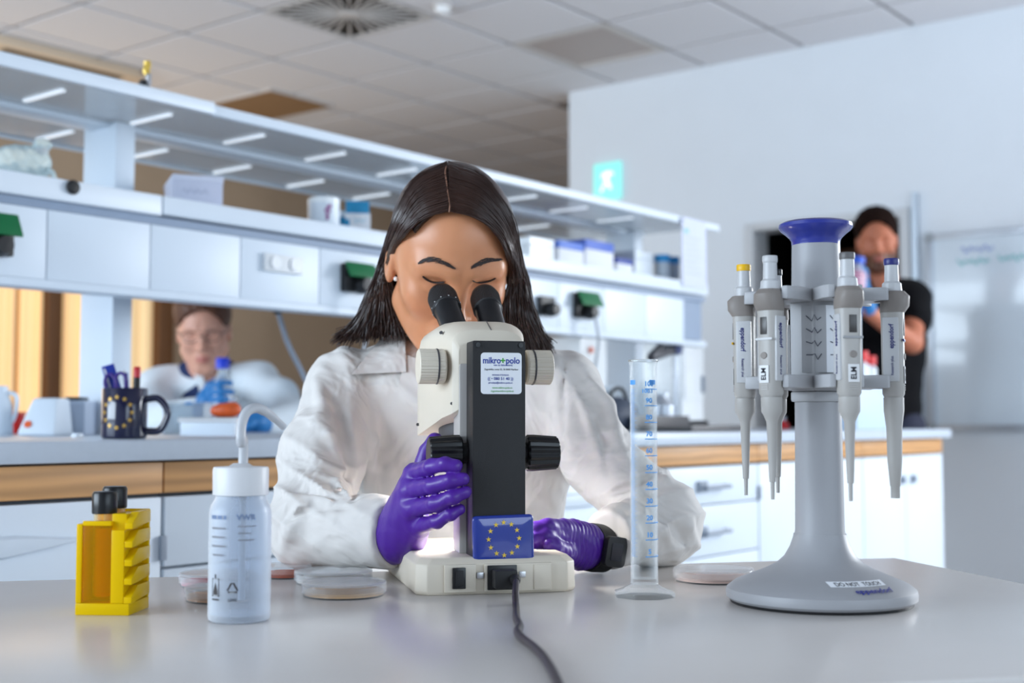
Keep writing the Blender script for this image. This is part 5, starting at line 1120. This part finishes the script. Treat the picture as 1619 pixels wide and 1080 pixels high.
# gloves
def handf(spec_palm, fingers, thumb, k=.006):
    P3 = [[(pt(*q[:3]), q[3]) for q in ch] for ch in spec_palm]; F3 = [[(pt(*q[:3]), q[3]) for q in ch] for ch in fingers + [thumb]]
    def fn(p):
        d = None
        for ch in P3:
            c = chain(p, [q for q, _ in ch], [r for _, r in ch], .008); d = c if d is None else smin(d, c, .012)
        fd = None
        for ch in F3:
            c = chain(p, [q for q, _ in ch], [r for _, r in ch], .003); fd = c if fd is None else smin(fd, c, .0015)
        x, y, z = p
        return smin(d, fd, k) + .0004*np.sin(x*300 + z*120)*np.sin(z*260 + y*200)
    return fn, [q for ch in P3 + F3 for q, _ in ch]
def glove(name, fn, pts, m, parent, base, h=.0019):
    lo = [min(p[i] for p in pts) - .04 for i in range(3)]; hi = [max(p[i] for p in pts) + .04 for i in range(3)]
    return sdfmesh(name, fn, *[axis([(lo[i], hi[i], h)]) for i in range(3)], m, parent, base)
wl_ = (618, 855, 1.605, .027)
palmL = [[wl_, (636, 838, 1.578, .026), (652, 792, 1.548, .019)], [wl_, (640, 810, 1.57, .022), (656, 752, 1.532, .0145)], [(636, 838, 1.578, .026), (648, 778, 1.53, .0145)], [(636, 845, 1.578, .026), (652, 806, 1.525, .0145)], [(632, 855, 1.585, .026), (662, 834, 1.535, .014)]]
fingL = [[(656, 748, 1.53, 0.0110), (682, 738, 1.487, 0.0093), (704, 734, 1.470, 0.0084), (721, 737, 1.468, 0.0076)], [(648, 774, 1.526, 0.0112), (684, 768, 1.482, 0.0096), (712, 760, 1.468, 0.0086), (732, 757, 1.468, 0.0076)],
         [(650, 804, 1.524, 0.0110), (688, 797, 1.482, 0.0095), (716, 786, 1.47, 0.0084), (736, 778, 1.472, 0.0072)], [(660, 832, 1.53, 0.0101), (690, 825, 1.49, 0.0084), (712, 813, 1.48, 0.0076), (727, 805, 1.482, 0.0065)]]
thumL = [(650, 795, 1.56, .0145), (664, 750, 1.585, .0125), (676, 715, 1.583, .011), (688, 696, 1.572, .0095)]
fL, pL = handf(palmL, fingL, thumL)
gl = glove('glove', fL, pL, m_glove, wm, WB)
wr_ = (946, 866, 1.672, .0245)
palmR = [[wr_, (916, 862, 1.652, .025), (890, 856, 1.628, .02)], [wr_, (905, 846, 1.63, .018), (890, 840, 1.612, .0145)], [(916, 872, 1.648, .022), (888, 868, 1.615, .015)]]
fingR = [[(892, 838, 1.612, .0125), (866, 834, 1.588, .0112), (848, 838, 1.584, .0102), (838, 846, 1.592, .009)], [(888, 850, 1.605, .0125), (862, 848, 1.58, .011), (844, 853, 1.578, .01), (834, 858, 1.588, .009)],
         [(886, 861, 1.605, .012), (862, 861, 1.582, .0105), (846, 865, 1.582, .0095), (836, 868, 1.59, .0085)], [(890, 872, 1.61, .011), (870, 870, 1.59, .0095), (855, 873, 1.588, .0085)]]
thumR = [(908, 878, 1.635, .013), (893, 872, 1.60, .0115), (876, 864, 1.578, .0105), (868, 862, 1.572, .009)]
fR, pR = handf(palmR, fingR, thumR)
def fRw(p):                                         # wrist wrinkles of the glove
    d = fR(p); q = pt(925, 864, 1.65); return d + .0009*np.sin((p[0] - q.x)*700 + (p[1] - q.y)*500 + np.sin(p[2]*200)*1.2)*np.exp(-((p[0] - q.x)/.022)**2)
glove('glove', fRw, pR, m_glove, wm, WB)
# smart watch over the right glove
wa, wbv = pt(958, 868, 1.682), pt(922, 864, 1.655); wd = (wbv - wa).normalized(); wc = wa.lerp(wbv, .45)
mm = T(*(wc - WB)) @ wd.to_track_quat('Z', 'Y').to_matrix().to_4x4()
m_wb = mat('watch_rubber', (24, 24, 26), .5)
wt_ = mk('smartwatch', G().lathe([(.0288, -.0135), (.0305, -.0125), (.031, 0), (.0305, .0125), (.0288, .0135), (.0278, .012), (.0278, -.012)], 40, mm, closed=True), m_wb, wm)
front = (mm.inverted().to_3x3() @ Vector((-.1, -1, .05))).normalized(); fa = atan2(front.y, front.x)
mc = mm @ Matrix.Rotation(fa, 4, 'Z') @ T(.0295, 0, 0) @ Matrix.Rotation(pi/2, 4, 'Y')
mk('case', G().prism(rrect(.036, .038, .007, 4), 0, .0085, mc), m_wb, wt_, bevel=.0015)
mk('screen', G().prism(rrect(.02, .022, .002, 3), .0086, .0092, mc), mat('watch_screen', (48, 50, 56), .08), wt_)
for yy in (-.009, .0, .009): mk('button', G().lathe([(0, 0), (.0016, 0), (.0016, .0025), (0, .0025)], 10, mc @ T(0, yy, .004) @ Matrix.Rotation(pi/2, 4, 'Y') @ T(0, 0, .0178)), m_lug, wt_)
# ---------------- shared helpers for the two men
SKIN_M = np.array(lin((222, 164, 140))[:3])
m_skin2 = mat('skin_men', (210, 150, 124), .45, attr='Col', var=.05, scale=40, sss=.08)
def man_paint(H, skin, beard=0):
    def f(v):
        x, y, z = H.loc((v[:, 0], v[:, 1], v[:, 2])); c = np.tile(skin, (len(v), 1))
        lip = np.clip(1.5 - ((np.abs(x)/.022)**2 + ((z + .0715)/.011)**2), 0, 1)*(y > .07)*.7; c = c*(1 - lip[:, None]) + np.array(lin((186, 96, 92))[:3])*lip[:, None]
        if beard:
            b = np.clip((-.042 - z)/.02, 0, 1)*np.clip((z + .15)/.02, 0, 1)*(1 - lip)*np.clip((y + .01)/.02, 0, 1)*beard; c = c*(1 - b[:, None]) + np.array(lin((84, 54, 40))[:3])*b[:, None]
        return c
    return f
def bb_axes(pts, pad, h):
    return [axis([(min(p[i] for p in pts) - pad, max(p[i] for p in pts) + pad, h)]) for i in range(3)]
def short_hair(H, name, m, parent, base, thick, front, side):
    def f(p):
        x, y, z = H.loc(p); d = H.cranium(p) - (.005 + (thick - .005)*np.clip((z - .02)/.07, 0, 1))*H.k
        d = smax(d, -H.k*ell((x, y, z), (0, .1, -.045), (.085, front, .126)), .006)
        d = smax(d, -(z - (.0 + side*np.clip(y, -.1, .1)))*H.k, .012)
        return d + .0022*np.sin(x*210 + z*60)*np.sin(y*170 + x*40) - .004*np.clip((z - .09)/.03, 0, 1)*(y > 0)
    c = Vector(H.c); return sdfmesh(name, f, *[axis([(c[i] - .16, c[i] + .16, .0045)]) for i in range(3)], m, parent, base)
def strand_brow(H, sx): return G().tube(crom([H.glob((sx*.012, .0945, .021)), H.glob((sx*.03, .0905, .026)), H.glob((sx*.047, .074, .022))], 5), [.002]*6 + [.0026]*3 + [.0012]*2, 6)
# ---------------- seated man behind the bench
MB = pt(328, 600, 4.22); MB.z = 0
mn = fthing('person', 'seated man in white lab coat and glasses holding a blue-capped bottle', 'person', MB)
H1 = Head(pt(322, 521, 4.2), radians(9), radians(17), radians(-3), 1.06, True)
sh = lambda *a: pt(*a)
def m1_body(p):
    d = smin(H1(p), cap(p, H1.glob((0, -.02, -.08)), pt(326, 612, 4.26), .055, .062), .03)
    d = smin(d, cap(p, pt(262, 612, 4.26), pt(398, 606, 4.26), .05), .05)
    return smin(d, ell(p, pt(330, 720, 4.3), (.16, .09, .3)), .05)
c0 = H1.c
sdfmesh('body', m1_body, axis([(c0[0] - .24, c0[0] - .12, .014), (c0[0] - .12, c0[0] + .12, .004), (c0[0] + .12, c0[0] + .24, .014)]), axis([(4.05, 4.35, .004), (4.35, 4.45, .014)]), axis([(.5, 1.02, .016), (1.02, 1.38, .004)]), m_skin2, mn, MB, man_paint(H1, SKIN_M))
short_hair(H1, 'hair', mat('brown_hair_man', (92, 54, 34), .5, var=.3, scale=40), mn, MB, .02, .094, .3)
for sx in (-1, 1): mk('eyebrow', shift(strand_brow(H1, sx), MB), mat('brow_man', (96, 64, 46), .7), mn)
m_spec = mat('glasses_frame', (92, 70, 62), .3)
gsp = mk('glasses', shift(G().tube([H1.glob((-.008, .104, .002)), H1.glob((0, .108, .005)), H1.glob((.008, .104, .002))], .0015, 6), MB), m_spec, mn)
for sx in (-1, 1):
    mk('lens_rim', shift(G().tube([H1.glob((sx*.033 + .024*cos(2*pi*k/20), .1 - .008*abs(cos(2*pi*k/20)), .0 + .017*sin(2*pi*k/20))) for k in range(21)], .0013, 6, caps=False), MB), m_spec, gsp)
    mk('temple', shift(G().tube([H1.glob((sx*.057, .092, .004)), H1.glob((sx*.077, .03, .004)), H1.glob((sx*.081, -.01, .0))], .0015, 6), MB), m_spec, gsp)
m_coat2 = mat('lab_coat_far', (230, 238, 244), .8, var=.04, scale=20, bump=.1, bscale=600)
E1, W1, E2, W2 = pt(240, 668, 4.02), pt(322, 648, 3.9), pt(462, 664, 4.02), pt(416, 668, 3.84)
def m1_coat(p):
    d = cap(p, pt(258, 612, 4.26), pt(402, 604, 4.26), .066); d = smin(d, ell(p, pt(330, 690, 4.3), (.19, .125, .2)), .08); d = smin(d, ell(p, pt(330, 760, 4.3), (.18, .13, .3)), .05)
    d = smin(d, chain(p, [pt(250, 616, 4.24), pt(240, 645, 4.12), E1], [.07, .064, .06], .03), .04); d = smin(d, chain(p, [pt(410, 608, 4.24), pt(440, 634, 4.12), E2], [.07, .066, .06], .03), .04)
    d = smin(d, cap(p, E1, W1, .058, .042), .03); d = smin(d, cap(p, E2, W2, .058, .042), .03)
    d = smax(d, -cap(p, pt(322, 540, 4.1), pt(334, 625, 4.1), .075, .02), .015)
    x, y, z = p; d = d + .004*np.sin(x*38 + z*30)*np.sin(z*44 - x*20 + y*10)
    return smax(d, .45 - z, .01)
sdfmesh('lab_coat', m1_coat, axis([(-1.26, -.62, .007)]), axis([(3.76, 4.45, .008)]), axis([(.44, .84, .02), (.84, 1.16, .007)]), m_coat2, mn, MB)
for cs in ([(296, 553), (306, 548), (332, 632), (322, 640)], [(352, 560), (362, 553), (352, 630), (338, 634)]): patch('lapel', cs, mn, MB, m1_coat, .004, .016, 3.6, 4.4, m_coat2, 6)
def m1_sw(p): return smin(ell(p, pt(328, 650, 4.27), (.13, .105, .16)), cap(p, pt(300, 590, 4.255), pt(356, 588, 4.255), .04), .05)
sdfmesh('sweater', lambda p: smax(m1_sw(p), -cap(p, pt(324, 540, 4.14), pt(325, 585, 4.15), .062), .01), axis([(-1.16, -.78, .009)]), axis([(4.08, 4.42, .009)]), axis([(.85, 1.15, .007)]), mat('navy_knit', (30, 48, 92), .8), mn, MB)
def legs(cx, cy, seat, kneeY, foot=.0):
    def f(p):
        d = None
        for sx in (-1, 1):
            c = chain(p, [(cx + sx*.09, cy, seat), (cx + sx*.1, kneeY, seat), (cx + sx*.1, kneeY + .03, .06)], [.09, .07, .05], .03); d = c if d is None else smin(d, c, .03)
        return smax(d, .002 - p[2], .004)
    return f
sdfmesh('trousers', legs(MB.x, MB.y + .08, .56, 3.95), *[axis([(MB.x - .24, MB.x + .24, .016)]), axis([(3.85, 4.45, .016)]), axis([(-.02, .68, .016)])], m_trous, mn, MB)
s2 = fthing('lab_stool', 'stool under the seated man behind the bench', 'stool', (MB.x, MB.y + .1, 0))
mk('seat', G().lathe([(0, .42), (.18, .42), (.18, .45), (.165, .46), (0, .462)], 28), m_black, s2); mk('stem', G().lathe([(0, .05), (.025, .05), (.025, .42), (0, .42)], 16), m_leg, s2); mk('foot', G().lathe([(0, 0), (.22, 0), (.22, .015), (.04, .05), (0, .05)], 28), m_leg, s2)
m_glb = mat('blue_nitrile', (46, 124, 188), .45, var=.08, scale=30)
D = 3.82
fB, pB = handf([[(322, 648, 3.88, .034), (328, 632, D, .03)], [(328, 632, D, .03), (334, 612, D, .02)], [(328, 640, D, .03), (336, 644, D, .02)]],
    [[(333, 612, D - .02, .012), (348, 607, D - .05, .011), (364, 606, D - .03, .009)], [(333, 622, D - .02, .012), (349, 619, D - .055, .011), (366, 620, D - .03, .009)], [(334, 633, D - .02, .012), (350, 631, D - .055, .011), (366, 633, D - .03, .009)], [(335, 643, D - .02, .011), (350, 643, D - .05, .01), (363, 645, D - .03, .008)]],
    [(330, 620, D + .02, .014), (340, 604, D + .03, .012), (352, 598, D + .03, .01)])
glove('glove', fB, pB, m_glb, mn, MB, .004)
D = 3.78
fB, pB = handf([[(420, 669, 3.84, .034), (406, 668, D, .03), (396, 666, D, .026)]], [[(396, 660, D, .013), (384, 661, D - .02, .012), (378, 668, D - .02, .01)], [(396, 666, D, .013), (384, 667, D - .03, .012), (378, 673, D - .03, .01)], [(398, 672, D, .013), (388, 673, D - .03, .011), (382, 678, D - .03, .01)], [(402, 676, D, .012), (394, 678, D - .02, .01), (388, 680, D - .02, .009)]], [(404, 664, D - .01, .014), (394, 672, D - .05, .012), (388, 677, D - .05, .01)])
glove('glove', fB, pB, m_glb, mn, MB, .004)
def flask(name, label, px, pyb, pyt, d, r, liq, capc, tilt=0):
    a = pt(px, pyb, d); h = pt(px, pyt, d).z - a.z; t = fthing(name, label, 'bottle', a); R0 = Matrix.Rotation(tilt, 4, 'Y')
    mk('glass', G().lathe([(0, 0), (r, 0), (r*1.02, h*.03), (r, h*.5), (r*.62, h*.66), (r*.5, h*.74), (r*.5, h*.8), (0, h*.8)], 28, R0), cb_, t)
    mk('liquid', G().lathe([(0, h*.015), (r*.96, h*.015), (r*.96, h*.5), (r*.8, h*.58), (0, h*.58)], 24, R0), mat('liquid_%d' % liq[0], liq, .2, var=.05), t)
    mk('cap', G().lathe([(0, h*.801), (r*.72, h*.801), (r*.72, h*.985), (r*.66, h), (0, h)], 24, R0), mat('cap_%d' % capc[2], capc, .4), t)
    for k in range(3): mk('scale_mark', G().lathe([(r*1.021, h*(.2 + .1*k)), (r*1.03, h*(.205 + .1*k)), (r*1.021, h*(.21 + .1*k))], 24, R0), m_white, t)
    return t
flask('media_bottle', 'clear bottle with blue cap held by the seated man', 351, 652, 566, 3.795, .028, (206, 214, 226), (40, 70, 214))
# ---------------- standing man in the dark shirt
NB = pt(1395, 600, 5.72); NB.z = 0
sm = fthing('person', 'standing bearded man in black shirt holding up a pink flask by the door', 'person', NB)
H2 = Head(pt(1386, 379, 5.68), radians(-14), radians(12), radians(-4), 1.07, True)
SK2 = np.array(lin((186, 112, 82))[:3])
EL2, WR2 = pt(1442, 542, 5.52), pt(1366, 488, 5.3); EL1, WR1 = pt(1322, 560, 5.6), pt(1340, 512, 5.32)
def m2_body(p):
    d = smin(H2(p), cap(p, H2.glob((0, -.02, -.08)), pt(1396, 452, 5.73), .062, .066), .03)
    d = smin(d, cap(p, pt(1345, 466, 5.74), pt(1440, 462, 5.74), .05), .05)
    d = smin(d, chain(p, [pt(1446, 474, 5.72), EL2], [.052, .045], .02), .04); d = smin(d, cap(p, EL2, WR2, .046, .03), .012)
    d = smin(d, chain(p, [pt(1338, 478, 5.72), EL1], [.052, .045], .02), .04); d = smin(d, cap(p, EL1, WR1, .046, .03), .012)
    return smin(d, ell(p, pt(1396, 560, 5.75), (.16, .09, .3)), .05)
c0 = H2.c
sdfmesh('body', m2_body, axis([(1.3, c0[0] - .12, .01), (c0[0] - .12, c0[0] + .12, .005), (c0[0] + .12, 1.9, .01)]), axis([(5.2, 5.5, .01), (5.5, 5.82, .005), (5.82, 5.9, .014)]), axis([(.9, 1.52, .01), (1.52, 1.9, .005)]), m_skin2, sm, NB, man_paint(H2, SK2, .95))
short_hair(H2, 'hair', mat('dark_hair_man', (30, 17, 13), .9, var=.3, scale=40, spec=.1), sm, NB, .019, .101, .3)
for sx in (-1, 1): mk('eyebrow', shift(strand_brow(H2, sx), NB), m_brow, sm)
def m2_shirt(p):
    d = cap(p, pt(1342, 468, 5.74), pt(1442, 464, 5.74), .066); d = smin(d, ell(p, pt(1395, 545, 5.75), (.195, .13, .3)), .06); d = smin(d, ell(p, pt(1395, 640, 5.75), (.175, .125, .25)), .05)
    d = smin(d, cap(p, pt(1447, 474, 5.72), pt(1449, 508, 5.62), .072, .066), .035); d = smin(d, cap(p, pt(1338, 478, 5.72), pt(1331, 522, 5.65), .07, .066), .035)
    d = smax(d, -cap(p, pt(1390, 400, 5.62), pt(1392, 446, 5.66), .07, .05), .01); x, y, z = p
    return smax(d + .003*np.sin(x*40 + z*25)*np.sin(z*36 - x*18), .72 - z, .01)
sdfmesh('shirt', m2_shirt, axis([(1.26, 1.9, .009)]), axis([(5.5, 5.92, .009)]), axis([(.7, 1.62, .011)]), mat('black_shirt', (11, 11, 15), .9, var=.1, spec=.2), sm, NB)
patch('collar', [(1374, 440), (1392, 452), (1396, 470), (1370, 458)], sm, NB, m2_shirt, .003, .012, 5.2, 5.9, MATS['black_shirt'], 5); patch('collar', [(1410, 436), (1428, 446), (1424, 466), (1400, 462)], sm, NB, m2_shirt, .003, .012, 5.2, 5.9, MATS['black_shirt'], 5)
for z_ in (500, 524, 548): bq = march(m2_shirt, 1352 if z_ < 520 else 1353, z_ + 16, 5.2, 5.9, lift=.001); mk('button', shift(G().lathe([(0, -.004), (.007, -.004), (.007, 0)], 12, T(*bq) @ Matrix.Rotation(-pi/2, 4, 'X')), NB), m_lgrey, sm)
def m2_leg(p):
    d = None
    for sx in (-1, 1):
        c = chain(p, [(NB.x + sx*.09, NB.y, .9), (NB.x + sx*.1, NB.y - .01, .5), (NB.x + sx*.11, NB.y + .01, .07)], [.1, .075, .055], .03); d = c if d is None else smin(d, c, .03)
    return smax(d, .03 - p[2], .004)
sdfmesh('trousers', m2_leg, *[axis([(NB.x - .26, NB.x + .26, .016)]), axis([(5.55, 5.9, .016)]), axis([(-.01, 1.02, .02)])], m_trous, sm, NB)
for sx in (-1, 1): sdfmesh('shoe', lambda p, sx=sx: smax(cap(p, (NB.x + sx*.11, NB.y + .02, .045), (NB.x + sx*.13, NB.y - .17, .04), .05, .042), -p[2], .004), axis([(NB.x - .26, NB.x + .26, .012)]), axis([(5.45, 5.85, .012)]), axis([(-.012, .12, .012)]), m_shoe, sm, NB)
D = 5.27
fB, pB = handf([[(1344, 512, 5.32, .038), (1348, 492, D, .034)], [(1348, 492, D, .034), (1346, 474, D, .026)]], [[(1342, 472, D - .02, .014), (1344, 458, D - .05, .012), (1352, 450, D - .05, .011)], [(1346, 470, D - .03, .014), (1350, 456, D - .055, .012), (1357, 449, D - .05, .011)], [(1351, 472, D - .03, .014), (1357, 460, D - .05, .012), (1363, 454, D - .045, .011)], [(1356, 478, D - .02, .013), (1363, 468, D - .04, .011), (1368, 462, D - .04, .01)]], [(1340, 484, D - .01, .016), (1334, 468, D + .0, .014), (1338, 454, D, .012)])
glove('glove', fB, pB, m_glb, sm, NB, .0055)
fB, pB = handf([[(1372, 486, 5.3, .036), (1366, 462, D, .03), (1362, 446, D, .026)]], [[(1357, 438, D - .01, .013), (1351, 428, D - .04, .012), (1350, 420, D - .04, .01)], [(1361, 436, D - .01, .013), (1358, 425, D - .045, .012), (1356, 418, D - .045, .01)], [(1366, 438, D - .01, .013), (1364, 427, D - .045, .012), (1361, 420, D - .045, .01)], [(1370, 443, D, .012), (1369, 433, D - .04, .011), (1367, 426, D - .04, .01)]], [(1358, 452, D - .02, .015), (1349, 446, D - .04, .013), (1344, 438, D - .045, .011)])
glove('glove', fB, pB, m_glb, sm, NB, .0055)
flask('culture_flask', 'flask of pink liquid with blue cap held by the standing man', 1349, 460, 406, 5.19, .046, (226, 50, 140), (40, 90, 206), .12)
